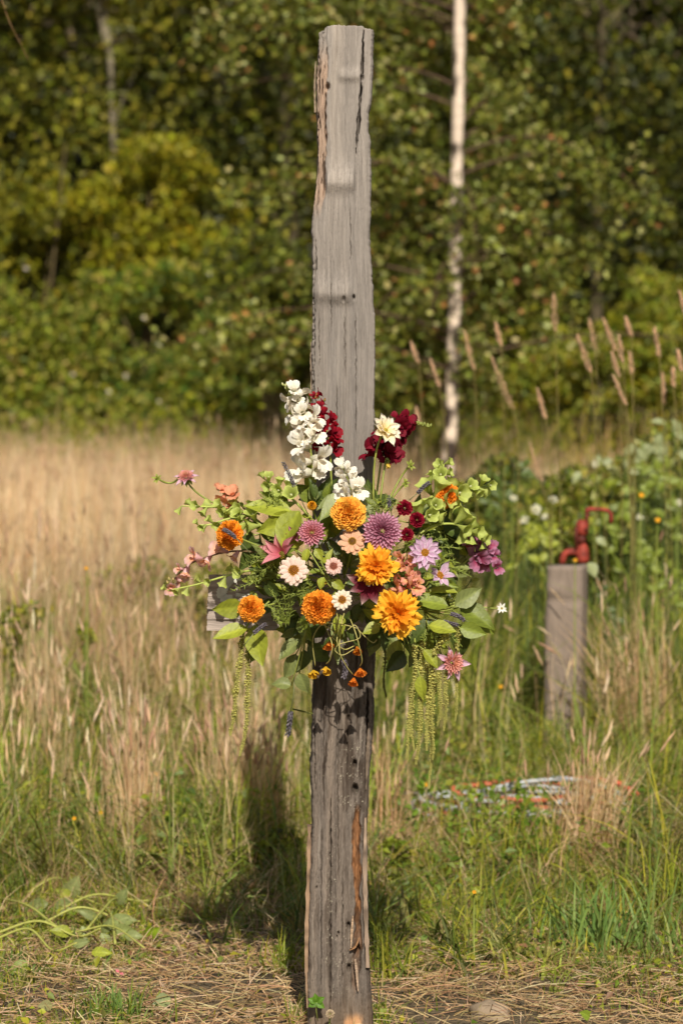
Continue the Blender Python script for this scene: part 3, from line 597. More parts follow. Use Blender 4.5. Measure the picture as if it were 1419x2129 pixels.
for a in ((700, 90, 140, 0.5), (716, 640, 800, 0.6), (688, 560, 700, 0.6), (739, 640, 920, 0.7), (700, 780, 930, 0.6), (663, 640, 780, 0.5), (727, 420, 560, 0.5), (672, 1420, 1700, 0.8), (702, 1500, 1830, 0.8), (722, 1480, 1640, 0.9), (668, 1700, 2060, 0.8), (712, 1780, 2050, 0.7)):
    crack([(a[0], a[1]), (a[0] + random.uniform(-2, 2), a[2])], a[3] * 1.7, 0.006, 40, lin(54, 44, 34))
# knots: two small holes beside the third ridge, a torn corner at the first
for (hx, hy, hr, hd) in ((735, 620, 2.6, 0.012), (714, 624, 3.4, 0.006), (752, 168, 3.6, 0.012), (681, 187, 4.0, 0.016), (738, 1632, 5.5, 0.022), (737, 1580, 4.2, 0.016), (724, 1485, 3.5, 0.010), (724, 1912, 3.2, 0.014), (703, 1928, 2.2, 0.010), (700, 1935, 1.6, .01), (744, 1965, 6, 0.02), (725, 2000, 4.5, 0.016), (658, 1834, 1.8, .008)):
    g = np.exp(-(((PX - hx) / hr) ** 2 + ((RW - hy) / (hr * 1.7)) ** 2) ** 1.5) * front
    disp -= hd * g; Cw = Cw * (1 - 0.6 * g[..., None]) + lin(40, 30, 20) * 0.6 * g[..., None]
# splintered, worm-eaten orange strip down the upper left corner
xs = np.interp(RW, [62, 110, 400, 470], [680, 681, 676, 664]) + 2 * vnoise(RW * 0.08, RW * 0, 121)
strip = sstep(1.5, -1.5, PX - xs) * (1 - sstep(400, 470, RW)) * ((SIDE == 'f') | (SIDE == 'l'))[None]
rg = vnoise(UU * 260, Zg * 22, 122) + 0.6 * vnoise(UU * 600, Zg * 60, 123)
disp += strip * (-0.006 + 0.0035 * rg)
pits = sstep(0.2, 0.6, -rg + 0.25 * vnoise(UU * 50, Zg * 9, 124)) * strip
orange = lin(178, 146, 120) * (1 + 0.25 * rg[..., None]); Cw = Cw * (1 - 0.6 * strip[..., None] * sstep(80, 160, RW)[..., None]) + orange * 0.6 * strip[..., None] * sstep(80, 160, RW)[..., None]
disp -= pits * 0.006; Cw = Cw * (1 - 0.75 * pits[..., None]) + lin(58, 42, 28) * 0.75 * pits[..., None]
# rotten brown channel, lower right
xc = np.interp(RW, [1600, 1680, 1760, 1860, 1960, 2060], [738, 742, 740, 744, 742, 736]) + 2 * vnoise(RW * 0.06, RW * 0, 131)
wd = np.interp(RW, [1640, 1680, 1720, 1820, 1850, 1900, 1960, 2000, 2060], [1, 7, 8, 7.5, 5, 6, 10, 9, 2]) * (1 + 0.3 * vnoise(RW * 0.1, RW * 0, 132))
ch = np.clip(1.3 - (np.abs(PX - xc) / wd) ** 2, 0, 1) * sstep(1655, 1690, RW) * (1 - sstep(2030, 2070, RW)) * front
disp += ch * (-0.012 + 0.005 * rg); rgc = vnoise(UU * 130, Zg * 26, 125) + 0.6 * vnoise(UU * 300, Zg * 70, 126); disp += ch * 0.004 * rgc; rc = lin(128, 86, 50) * (1 + 0.5 * rgc[..., None]); rot = ch * sstep(1990, 1850, RW)
rot2 = np.clip(0.4 * ch + rot, 0, 1)[..., None]; Cw = Cw * (1 - 0.85 * rot2) + rc * 0.85 * rot2
# dark, flaking, lichen-dotted lower half
dk = sstep(0.15 - 0.5 * np.exp(-((RW - 1440) / 80) ** 2), 0.7, vnoise(UU * 55, Zg * 7, 141) + 0.6 * vnoise(UU * 200, Zg * 24, 142)) * (1 - up) * (1 - sstep(1560, 1800, RW) * 0.35)  # blackened wood, thickened below the bouquet to paint its shadow deeper
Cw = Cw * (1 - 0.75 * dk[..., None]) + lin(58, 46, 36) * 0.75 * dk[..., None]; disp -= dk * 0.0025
lc = sstep(0.72, 0.9, vnoise(UU * 560, Zg * 420, 143)) * sstep(-0.1, 0.5, vnoise(UU * 34, Zg * 5, 144)) * (1 - up)
Cw = Cw * (1 - 0.7 * lc[..., None]) + lin(196, 188, 166) * 0.7 * lc[..., None]; disp += lc * 0.0012
wh = sstep(0.6, 0.95, vnoise(UU * 190, Zg * 4.5, 145)) * 0.35; Cw = Cw * (1 - wh[..., None]) + lin(172, 162, 150) * wh[..., None]
pxn = PX + 7 * vnoise(UU * 60, Zg * 30, 147) + 3 * vnoise(UU * 200, Zg * 80, 148); bt_ = sstep(2082, 2104, RW + 10 * vnoise(UU * 80, Zg * 20, 146)) * sstep(714, 724, pxn) * (1 - sstep(744, 758, pxn)) * front
Cw = Cw * (1 - 0.85 * bt_[..., None]) + lin(208, 158, 112) * 0.85 * bt_[..., None]
mud = sstep(2030, 2120, RW) * (1 - bt_); Cw = Cw * (1 - 0.35 * mud[..., None]) + lin(120, 94, 66) * 0.35 * mud[..., None]
NR /= np.linalg.norm(NR, axis=2)[..., None]; V = V + NR * disp[..., None]
# uneven top: higher middle, lower shoulders
topz = np.interp(PX[0], [655, 664, 671, 674, 680, 700, 730, 752, 757, 758, 776], [-0.017, -0.013, -0.012, -0.006, -0.0005, 0.001, 0.0005, -0.0005, -0.004, -0.007, -0.009]) + 0.001 * rng.normal(0, 1, npr)
k = np.clip(1 - np.arange(nzv) / 14, 0, 1)[:, None]; V[..., 2] += k * topz[None]
post = thing('wooden_post', 'tall weathered grey timber post carrying the flower arrangement', 'post', Matrix.Translation((0, PD, 0)))
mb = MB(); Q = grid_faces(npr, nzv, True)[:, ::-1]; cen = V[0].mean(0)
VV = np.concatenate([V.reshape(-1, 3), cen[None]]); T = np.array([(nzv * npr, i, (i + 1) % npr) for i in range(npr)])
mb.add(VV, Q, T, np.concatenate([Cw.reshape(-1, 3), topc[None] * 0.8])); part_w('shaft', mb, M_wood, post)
def sliver(pts, w, th_, c, d=5.90):
    """thin splintered strip of wood along photo points"""
    mb = MB(); n = 26; p = spline([P(x, y, d) for x, y in pts], n); w_ = np.interp(np.linspace(0, 1, n), np.linspace(0, 1, len(w)), w) / F * d * (1 + 0.2 * rng.normal(0, 1, n))
    V = []
    for i in range(n):
        for (a, b) in ((-1, -1), (1, -1), (1, 1), (-1, 1)): V.append(p[i] + np.array((a * w_[i] / 2, b * th_ / 2, 0)))
    cc = np.repeat(np.array(c)[None] * (1 + 0.2 * rng.normal(0, 1, (n, 1))), 4, 0)
    T = [(0, 1, 2), (0, 2, 3)]; T += [((n - 1) * 4, (n - 1) * 4 + 2, (n - 1) * 4 + 1), ((n - 1) * 4, (n - 1) * 4 + 3, (n - 1) * 4 + 2)]
    mb.add(np.array(V), grid_faces(4, n, True), T, cc); return part_w('splinter', mb, M_wood, post, False)
sliver([(648, 712), (647, 740), (648, 790), (648, 840)], (4, 4.5, 5), 0.03, lin(168, 148, 126), 5.93)
sliver([(656, 128), (654, 180), (655, 235)], (2, 4, 3), 0.02, lin(150, 132, 112), 5.93)
sliver([(643, 1716), (642, 1800), (639, 1890), (637, 1960), (637, 2030), (639, 2092)], (7, 9, 7, 7, 6, 3), 0.035, lin(150, 124, 100), 5.915)
sliver([(767, 1500), (764, 1560), (760, 1640)], (4, 7, 3), 0.03, lin(110, 96, 82), 5.90)
sliver([(759, 1700), (758, 1800), (760, 1900), (764, 2010)], (4, 8, 9, 6), 0.02, lin(150, 130, 112), 5.888)
sliver([(733, 1905), (731, 1935), (729, 1970)], (2, 5, 2), 0.012, lin(178, 150, 122), 5.88)
sliver([(746, 1950), (738, 1968), (727, 1975)], (2, 4, 2), 0.012, lin(160, 120, 84), 5.878)
sliver([(738, 1995), (741, 2020), (744, 2060)], (3, 6, 2), 0.012, lin(170, 146, 124), 5.88)

# ------------------------------------------------------------------ sign board nailed behind the flowers
sign = thing('wooden_sign', 'weathered grey sign board with worn white paint showing left of the flowers', 'sign', Matrix.Translation(P(600, 1255, 5.87)))
bw, bh = 140, 44; d = 5.862
gx = np.linspace(431, 770, bw); gy = np.linspace(1196, 1311, bh); GX, GY = np.meshgrid(gx, gy)
ed = 431 + 1.5 * vnoise(gy * 0.3, gy * 0, 151) + np.interp(gy, [1196, 1311], [3, -2]); GX = GX + (ed - 431)[:, None] * np.clip(1 - (GX - 431) / 20, 0, 1)
gr = vnoise(GX * 0.02, GY * 0.45, 152); gr2 = vnoise(GX * 0.05, GY * 1.2, 153)
ho = np.exp(-(((GX - 441) / 9) ** 2 + ((GY - 1262) / 9) ** 2)) + np.exp(-(((GX - 470) / 30) ** 2 + ((GY - 1292) / 4) ** 2))
Vf = np.stack([(GX - 709.5) / F * d, d - 0.0012 * gr - 0.0006 * gr2 + 0.008 * ho, H - (GY - YH) / F * d], -1)
Cb = lin(172, 158, 148) * (1 + 0.18 * gr + 0.12 * gr2)[..., None]; Cb = Cb * (1 - 0.6 * ho[..., None].clip(0, 1)) + lin(60, 48, 40) * 0.6 * ho[..., None].clip(0, 1)
mb = MB(); mb.add(Vf.reshape(-1, 3), grid_faces(bw, bh)[:, ::-1], None, Cb.reshape(-1, 3))
edge = [(0, i) for i in range(bw)] + [(j, bw - 1) for j in range(1, bh)] + [(bh - 1, i) for i in range(bw - 2, -1, -1)] + [(j, 0) for j in range(bh - 2, 0, -1)]
e0 = np.array([Vf[j, i] for j, i in edge]); e1 = e0.copy(); e1[:, 1] = d + 0.021; ne = len(e0)
mb.add(np.concatenate([e0, e1]), grid_faces(ne, 2, True), None, lin(120, 104, 92)); 
part_w('board', mb, M_board, sign)
def stroke(pts, w):
    mb = MB(); p = spline([P(x, y, d - 0.0034) for x, y in pts], 40); ww = np.interp(np.linspace(0, 1, 40), np.linspace(0, 1, len(w)), w) / F * d / 2
    tn = np.gradient(p, axis=0); nn = np.stack([-tn[:, 2], 0 * tn[:, 0], tn[:, 0]], -1); nn /= np.linalg.norm(nn, axis=1)[:, None] + 1e-9
    rg = (ww * (1 + 0.12 * rng.normal(0, 1, 40)))[:, None]; rg2 = (ww * (1 + 0.12 * rng.normal(0, 1, 40)))[:, None]
    mb.add(np.stack([p - nn * rg, p + nn * rg2], 1).reshape(-1, 3), grid_faces(2, 40), None, lin(206, 204, 192)); part_w('lettering', mb, M_paint, sign)
stroke([(500, 1202), (484, 1204), (470, 1212), (463, 1224), (461, 1238), (468, 1244), (484, 1243)], (12, 18, 22, 22, 20, 16, 12))
stroke([(490, 1236), (510, 1238), (530, 1236)], (8, 7, 6))
stroke([(505, 1206), (520, 1203), (534, 1206)], (5, 4, 4))

# ------------------------------------------------------------------ flower kit
G_STEM = lin(146, 156, 72); G_LEAF = lin(128, 142, 52); G_LEAF2 = lin(154, 162, 54); G_GREY = lin(134, 144, 84); G_DARK = lin(84, 100, 44); G_LIME = lin(190, 198, 100); G_BELL = lin(190, 202, 106)
CORE = P(712, 1215, 5.80)
PROF = dict(strap=([0, .15, .5, .8, .93, 1], [.35, .6, .95, 1, .75, .25]), ovate=([0, .2, .5, .8, 1], [.3, .75, 1, .65, .03]), pointed=([0, .2, .45, .75, 1], [.35, .8, 1, .6, 0.02]),
            spoon=([0, .3, .7, .9, 1], [.3, .6, 1, .92, .5]), fan=([0, .25, .6, .9, 1], [.2, .5, .85, 1, .8]), round=([0, .2, .5, .8, 1], [.4, .8, 1, .85, .3]))
_pc = {}
def petal(prof='strap', W=0.4, curl=0.0, cup=0.1, c0=(1, 1, 1), c1=(1, 1, 1), ruffle=0.0, rag=0.0, stripe=0.1, r0=0.1, nu=5, nv=7, seed=0, p=1.0, edge=None, mat=None):
    """one petal of unit length along +X, facing +Z (shared mesh)"""
    key = (prof, W, curl, cup, tuple(c0), tuple(c1), ruffle, rag, stripe, r0, nu, nv, seed, p, None if edge is None else tuple(edge))
    if key in _pc: return _pc[key]
    r = np.random.default_rng(seed + 900); v = np.linspace(0, 1, nv); u = np.linspace(-1, 1, nu)
    w = np.interp(v, *PROF[prof]) * W / 2; ang = curl * v; ds = 1 / (nv - 1) * (1 - r0)
    x = r0 + np.concatenate([[0], np.cumsum(np.cos(ang[1:]) * ds)]); z = np.concatenate([[0], np.cumsum(np.sin(ang[1:]) * ds)])
    VV, UU_ = np.meshgrid(v, u, indexing='ij'); ph = r.uniform(0, 6, 4)
    X = x[:, None] + rag * r.uniform(-1, 1, (1, nu)) * VV ** 4 - 0.06 * np.abs(UU_) ** 2 * VV ** 2
    Y = w[:, None] * UU_ + 0.03 * W * np.sin(VV * 4 + ph[0])
    Z = z[:, None] + cup * W * UU_ ** 2 * np.sin(VV * 2.4) + ruffle * (np.sin(UU_ * 5 + ph[1]) + 0.6 * np.sin(UU_ * 9 + VV * 5 + ph[2])) * VV ** 1.5
    t = (VV ** p)[..., None]; C = np.array(c0) * (1 - t) + np.array(c1) * t
    if edge is not None: e_ = (np.abs(UU_) ** 3)[..., None]; C = C * (1 - e_) + np.array(edge) * e_
    C = C * (1 + stripe * np.sin(UU_ * 6 + ph[3]) * 0.6 + stripe * r.uniform(-1, 1, (nv, nu)) * 0.6)[..., None]
    me = make_mesh('petal', np.stack([X, Y, Z], -1), grid_faces(nu, nv), None, C.reshape(-1, 3), mat or M_petal); _pc[key] = me
    return me

def dep(x, y): return min(5.64 + 0.19 * ((x - 715) / 300) ** 2 + 0.13 * ((y - 1190) / 200) ** 2, 5.86)

def stem_part(root, p0, n0, p1, r=0.0022, c=G_STEM, bend=0.06):
    p0 = Vector(p0); mb = MB(); tube(mb, bez(p0, p0 - Vector(n0).normalized() * bend, p1, 10), (r, r * 1.15), 6, c, c * 0.9); return part_w('stem', mb, M_stem, root)

def disc_part(root, R, r, h, cols, n=60, size=0.16, name='disc'):
    """domed centre of many tiny florets, local +Z"""
    mb = MB(); a = np.linspace(0, math.pi / 2, 5); th = np.arange(10) / 10 * 2 * math.pi
    V = np.array([[r * math.sin(x) * math.cos(t), r * math.sin(x) * math.sin(t), h * math.cos(x)] for x in a for t in th]); mb.add(V, grid_faces(10, 5, True), None, cols[0] * 0.7)
    for i in range(n):
        q = math.sqrt((i + 0.5) / n); t = i * 2.39996; x = q * math.pi / 2; c = cols[1] * (1 - q) + cols[2 if len(cols) > 2 else 1] * q
        p = np.array((r * math.sin(x) * math.cos(t), r * math.sin(x) * math.sin(t), h * math.cos(x))); s = r * size * random.uniform(0.8, 1.2)
        nn = np.array((math.sin(x) * math.cos(t), math.sin(x) * math.sin(t), math.cos(x) + 0.5)); nn /= np.linalg.norm(nn); a_ = np.cross(nn, (0.3, 0.5, 0.8)); a_ /= np.linalg.norm(a_); b_ = np.cross(nn, a_)
        mb.add(np.array([p + a_ * s * .6, p + b_ * s * .6, p - a_ * s * .6, p - b_ * s * .6, p + nn * s * 1.3]), None, [(0, 1, 4), (1, 2, 4), (2, 3, 4), (3, 0, 4)], c * random.uniform(0.8, 1.2))
    me = mb.mesh(name, M_petal, False); o = link(name, me, root); return o

def calyx_part(root, R, c=G_LEAF, n=6, back=-0.03):
    for i in range(n):
        me = petal('pointed', 0.45, -0.5, 0.1, c * 0.8, c, seed=i % 2, mat=M_leaf); s = R
        link('sepal', me, root, Matrix.Translation((0, 0, back * R * 10 * 0.1)) @ Matrix.Rotation(i / n * 2 * math.pi, 4, 'Z') @ Matrix.Rotation(0.5, 4, 'Y') @ Matrix.Scale(s, 4))

def bloom(name, label, x, y, rpx, face=(0, 0.25), rings=(), disc=None, d=None, stem=True, to=None, group=None, cat='flower', roll=None, calyx=False, part='petal', stem_c=G_STEM):
    """generic flower: rings of petals round a centre. face = (sideways, upwards) tilt of the way it looks"""
    d = dep(x, y) if d is None else d; R = rpx * d / F; n = Vector((face[0], -1, face[1])).normalized() if len(face) == 2 else Vector(face).normalized()
    pos = P(x, y, d); root = thing(name, label, cat, face_matrix(pos, n, random.uniform(0, 6) if roll is None else roll), group)
    for g in rings:
        g = dict(g); N = g.pop('n'); Ls = g.pop('L'); tilt = g.pop('tilt', 0.1); z = g.pop('z', 0); jit = g.pop('jit', 0.08); ph = g.pop('ph', random.uniform(0, 6)); skip = g.pop('skip', ())
        for i in range(N):
            if i in skip: continue
            me = petal(seed=i % 4, **g); s = R * Ls * random.uniform(1 - jit, 1 + jit * 0.6)
            link(part, me, root, Matrix.Translation((0, 0, z * R)) @ Matrix.Rotation(ph + i / N * 2 * math.pi + random.uniform(-jit, jit), 4, 'Z') @ Matrix.Rotation(-tilt + random.uniform(-jit, jit), 4, 'Y') @ Matrix.Rotation(random.uniform(-jit, jit) * 1.5, 4, 'X') @ Matrix.Scale(s, 4))
    if disc: disc_part(root, R, disc[0] * R, disc[1] * R, disc[2], disc[3] if len(disc) > 3 else 55)
    if calyx: calyx_part(root, R * 0.55)
    if stem: stem_part(root, pos, n, to or (CORE + (pos - CORE) * 0.15), c=stem_c)
    return root

def phyllo(name, label, x, y, rpx, face, N, prof, W, inner, outer, t_in=1.45, t_out=0.0, L0=0.35, cup=0.35, curl=0.25, d=None, join=False, squash=0.25, disc=None, ruffle=0.0, rag=0.0, to=None, group=None, stem=True, part='petal', dark=None, mid=0.0, cat='flower'):
    """full double flower: petals packed on the golden angle from the heart outward"""
    d = dep(x, y) if d is None else d; R = rpx * d / F; n = Vector((face[0], -1, face[1])).normalized() if len(face) == 2 else Vector(face).normalized()
    pos = P(x, y, d); root = thing(name, label, cat, face_matrix(pos, n, random.uniform(0, 6)), group); mb = MB()
    for i in range(N):
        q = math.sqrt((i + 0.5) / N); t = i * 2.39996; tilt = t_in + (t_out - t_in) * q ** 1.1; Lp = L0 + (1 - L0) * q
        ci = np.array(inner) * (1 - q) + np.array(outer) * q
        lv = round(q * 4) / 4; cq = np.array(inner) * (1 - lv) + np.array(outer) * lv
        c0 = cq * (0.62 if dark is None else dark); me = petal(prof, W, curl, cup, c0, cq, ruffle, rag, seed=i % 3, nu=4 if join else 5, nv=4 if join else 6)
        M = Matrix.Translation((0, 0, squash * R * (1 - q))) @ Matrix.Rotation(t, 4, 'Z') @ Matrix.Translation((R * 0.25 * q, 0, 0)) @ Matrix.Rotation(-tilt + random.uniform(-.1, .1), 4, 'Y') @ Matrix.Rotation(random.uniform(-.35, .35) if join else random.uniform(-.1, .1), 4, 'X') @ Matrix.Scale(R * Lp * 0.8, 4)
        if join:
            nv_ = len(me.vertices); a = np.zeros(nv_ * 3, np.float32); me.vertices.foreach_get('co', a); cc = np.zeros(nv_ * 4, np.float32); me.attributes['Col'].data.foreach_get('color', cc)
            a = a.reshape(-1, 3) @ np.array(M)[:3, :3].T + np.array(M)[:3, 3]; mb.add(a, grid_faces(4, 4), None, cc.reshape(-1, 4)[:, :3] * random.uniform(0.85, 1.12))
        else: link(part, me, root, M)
    if join: o = link('petals', mb.mesh('petals', M_petal), root); o['kind'] = 'stuff'
    if disc: disc_part(root, R, disc[0] * R, disc[1] * R, disc[2], 40)
    if stem: stem_part(root, pos, n, to or (CORE + (pos - CORE) * 0.15))
    return root

def marigold(label, x, y, rpx, face, c_in=lin(250, 172, 52), c_out=lin(255, 196, 72), N=170, d=None, group='orange pompon marigolds', to=None, **k):
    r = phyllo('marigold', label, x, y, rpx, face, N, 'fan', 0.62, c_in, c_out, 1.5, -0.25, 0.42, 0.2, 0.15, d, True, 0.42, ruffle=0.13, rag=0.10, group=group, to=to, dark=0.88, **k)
    calyx_part(r, rpx * 5.7 / F * 0.5); return r

# ------------------------------------------------------------------ leaves
def leaf_mesh(L, W, c, fold=0.25, droop=0.3, veins=6, vein_amp=0.012, shape='ovate', nu=9, nv=13, seed=0, serr=0.0):
    r = np.random.default_rng(seed + 50); v = np.linspace(0, 1, nv); u = np.linspace(-1, 1, nu)
    w = np.interp(v, [0, .06, .25, .45, .7, .88, 1], [.03, .38, .92, 1, .66, .24, .0]) * W / 2
    ang = -droop * 2 * v; x = np.concatenate([[0], np.cumsum(np.cos(ang[1:]) / (nv - 1))]) * L; z = np.concatenate([[0], np.cumsum(np.sin(ang[1:]) / (nv - 1))]) * L
    VV, U_ = np.meshgrid(v, u, indexing='ij'); au = np.abs(U_)
    wave = np.sin((VV * veins - au * 1.3) * 2 * math.pi)
    X = x[:, None] + au * 0.05 * L * VV; Y = w[:, None] * U_ * (1 + serr * np.sign(np.sin(VV * nv * math.pi)) * (au > 0.9)); Z = z[:, None] + fold * w[:, None] * (au ** 1.4) + vein_amp * L * wave * np.sin(au * math.pi * 0.9) + 0.015 * L * np.sin(VV * 5 + r.uniform(0, 6)) * U_
    C = np.array(c) * (1 + 0.13 * wave * (au > 0.05) + 0.25 * (au < 0.05) + 0.08 * r.uniform(-1, 1, (nv, nu)))[..., None]
    return np.stack([X, Y, Z], -1).reshape(-1, 3), grid_faces(nu, nv), C.reshape(-1, 3)

def leaf_part(root, x, y, lpx, wpx, ang, d, c, tw=0.0, lean=0.0, fold=0.25, droop=0.3, veins=6, name='leaf', amp=0.012, stem=None):
    """leaf whose base is at photo (x,y), pointing along ang degrees (0 right, 90 up); lean>0 tips it toward the camera; tw turns it about its rib"""
    L = lpx * d / F; W = wpx * d / F
    V, Q, C = leaf_mesh(L, W, np.array(c) * random.uniform(0.9, 1.1), fold, droop, veins, amp, seed=random.randint(0, 99)); mb = MB(); mb.add(V, Q, None, C)
    a = math.radians(ang); xd = Vector((math.cos(a), -math.sin(lean), math.sin(a))).normalized(); zd = Vector((0, -1, 0.35)); zd = (zd - xd * zd.dot(xd)).normalized(); yd = zd.cross(xd)
    R3 = Matrix((xd, yd, zd)).transposed().to_4x4()
    mb.xf(Matrix.Translation(P(x, y, d)) @ R3 @ Matrix.Rotation(tw, 4, 'X')); o = part_w(name, mb, M_leaf, root)
    if stem: o.parent = stem
    return o

def sprig(name, label, base, leaves, c, d0=None, cat='foliage', group=None, stem_c=G_STEM):
    """leafy cutting: base photo point, leaves = (x, y, len, wid, ang, tw, lean[, colour])"""
    d0 = d0 or dep(*base); root = thing(name, label, cat, Matrix.Translation(P(*base, d0)), group)
    for l in leaves:
        cc = l[7] if len(l) > 7 else c; dd = l[8] if len(l) > 8 else dep(l[0], l[1])
        mb = MB(); tube(mb, bez(P(*base, d0 + 0.02), (P(*base, d0) + P(l[0], l[1], dd)) / 2 + Vector((0, 0, -0.01)), P(l[0], l[1], dd), 8), 0.0016, 5, stem_c); st_ = part_w('stem', mb, M_stem, root)
        leaf_part(root, l[0], l[1], l[2], l[3], l[4], dd, cc, l[5], l[6], random.uniform(0.15, 0.4), random.uniform(0.1, 0.4), stem=st_)
    return root

# ------------------------------------------------------------------ spikes: snapdragon, bells, lavender, amaranth
_fl = {}
def floret_meshes(c0, c1, cthroat, tag_):
    if tag_ in _fl: return _fl[tag_]
    out_ = []
    for s in range(3):
        mb = MB(); r = np.random.default_rng(s + 5)
        tube(mb, [(0, 0, 0), (0.25, 0, 0.02), (0.55, 0, 0.02)], (0.10, 0.17, 0.22), 7, c0 * 0.8, c1, cap=False)
        def lobe(yaw, pitch, L_, W_, o_, ruf):
            nu, nv = 5, 5; v = np.linspace(0, 1, nv); u = np.linspace(-1, 1, nu); VV, U_ = np.meshgrid(v, u, indexing='ij'); w = np.interp(v, [0, .3, .7, 1], [.55, .95, 1, .6]) * W_ / 2
            ang = 0.9 * v; X = np.concatenate([[0], np.cumsum(np.cos(ang[1:]) / 4)])[:, None] * L_ + 0 * U_; Z = np.concatenate([[0], np.cumsum(np.sin(ang[1:]) / 4)])[:, None] * L_ + ruf * np.sin(U_ * 4 + r.uniform(0, 6)) * VV
            Vv = np.stack([X, w[:, None] * U_, Z], -1).reshape(-1, 3); M = Matrix.Translation(o_) @ Matrix.Rotation(yaw, 4, 'X') @ Matrix.Rotation(-pitch, 4, 'Y')
            Vv = Vv @ np.array(M)[:3, :3].T + np.array(M)[:3, 3]; t = VV.reshape(-1, 1); C = (np.array(cthroat) * (1 - t) + np.array(c1) * t) * r.uniform(0.85, 1.1, (25, 1))
            mb.add(Vv, grid_faces(nu, nv), None, C)
        lobe(0.45, 0.5, 0.55, 0.5, (0.5, -0.06, 0.14), 0.06); lobe(-0.45, 0.5, 0.55, 0.5, (0.5, 0.06, 0.14), 0.06)
        for yy in (-1, 0, 1): lobe(math.pi + yy * 0.75, 0.35 - 0.1 * abs(yy), 0.5, 0.42, (0.5, yy * 0.10, -0.12), 0.05)
        lobe(math.pi, -0.6, 0.3, 0.3, (0.5, 0, -0.02), 0.02)
        out_.append(mb.mesh('floret', M_petal))
    _fl[tag_] = out_; return out_

def spike(name, label, path, d, n, size, meshes, bud_c, t0=0.2, t1=0.85, group=None, spread=1.0, cat='flower', stem_c=G_STEM, tipbuds=8, face_cam=0.5):
    """snapdragon-like spike along photo path (bottom to tip); d may be a list"""
    dd = d if isinstance(d, (list, tuple)) else [d] * len(path)
    pts = spline([P(p[0], p[1], q) for p, q in zip(path, dd)], 40); root = thing(name, label, cat, Matrix.Translation(Vector(pts[0])), group)
    mb = MB(); tube(mb, pts, (0.0026, 0.0022, 0.0012), 6, stem_c, stem_c); part_w('stem', mb, M_stem, root)
    S = size * dd[0] / F; k = 0
    for i in range(n):
        t = t0 + (t1 - t0) * i / max(n - 1, 1); j = t * 39; p = pts[int(j)]; tan = Vector(pts[min(int(j) + 1, 39)] - pts[max(int(j) - 1, 0)]).normalized()
        th = i * 2.2 + random.uniform(-.3, .3); side = tan.cross(Vector((0, 1, 0))).normalized(); fr = side.cross(tan)
        if fr.y > 0: fr = -fr
        o = (side * math.cos(th) + fr * (math.sin(th) * 0.8 + face_cam)).normalized(); xd = (o + tan * 0.25).normalized(); zd = (tan - xd * tan.dot(xd)).normalized(); yd = zd.cross(xd)
        s = S * (1.0 - 0.45 * i / n) * random.uniform(0.68, 1.2) * spread
        link('floret', meshes[i % 3], root, Matrix.Translation(Vector(p) - root.location) @ Matrix((xd, yd, zd)).transposed().to_4x4() @ Matrix.Rotation(random.uniform(-.7, .7), 4, 'X') @ Matrix.Rotation(random.uniform(-.35, .35), 4, 'Y') @ Matrix.Scale(s, 4))
    mb = MB()
    for i in range(tipbuds * 2):
        t = t1 - 0.05 + (1 - t1 + 0.05) * i / (tipbuds * 2); p = pts[min(int(t * 39), 39)]; th = i * 2.4; r = 0.0055 * (1.25 - (t - t1) / (1 - t1 + 1e-6) * 0.8)
        q = np.array(p) + np.array((math.cos(th) * r, math.sin(th) * r, 0)); tube(mb, [q, q + np.array((math.cos(th) * .002, math.sin(th) * .002, 0.004)), q + np.array((math.cos(th) * .003, math.sin(th) * .003, 0.008))], (0.0022, 0.003, 0.0006), 6, G_LIME * 0.9, bud_c)
    if tipbuds: o = part_w('buds', mb, M_petal, root); o['kind'] = 'stuff'
    return root

def bell_mesh(s):
    mb = MB(); r = np.random.default_rng(s); nu, nv = 15, 6; th = np.arange(nu) / nu * 2 * math.pi
    for_r = np.array([0.10, 0.24, 0.42, 0.62, 0.85, 1.0]); hx = np.array([0, 0.25, 0.55, 0.8, 0.98, 1.02]); V = []; C = []
    for j in range(nv):
        lob = 1 + 0.10 * np.cos(5 * th + s) * (j / 5) ** 2 + 0.03 * r.normal(0, 1, nu)
        for i in range(nu): V.append((hx[j] + 0.06 * math.cos(5 * th[i] + s) * (j / 5) ** 3, for_r[j] * lob[i] * math.cos(th[i]) * 0.55, for_r[j] * lob[i] * math.sin(th[i]) * 0.55)); C.append(G_BELL * (0.75 + 0.07 * j) * (1 + 0.12 * math.cos(10 * th[i])))
    mb.add(np.array(V), grid_faces(nu, nv, True), None, np.array(C)); tube(mb, [(0.3, 0, 0), (0.6, 0, 0), (0.72, 0, 0.03)], (0.07, 0.10, 0.03), 6, G_LIME, lin(226, 226, 190)); return mb.mesh('bell', M_leaf)
BELLS = [bell_mesh(i) for i in range(3)]

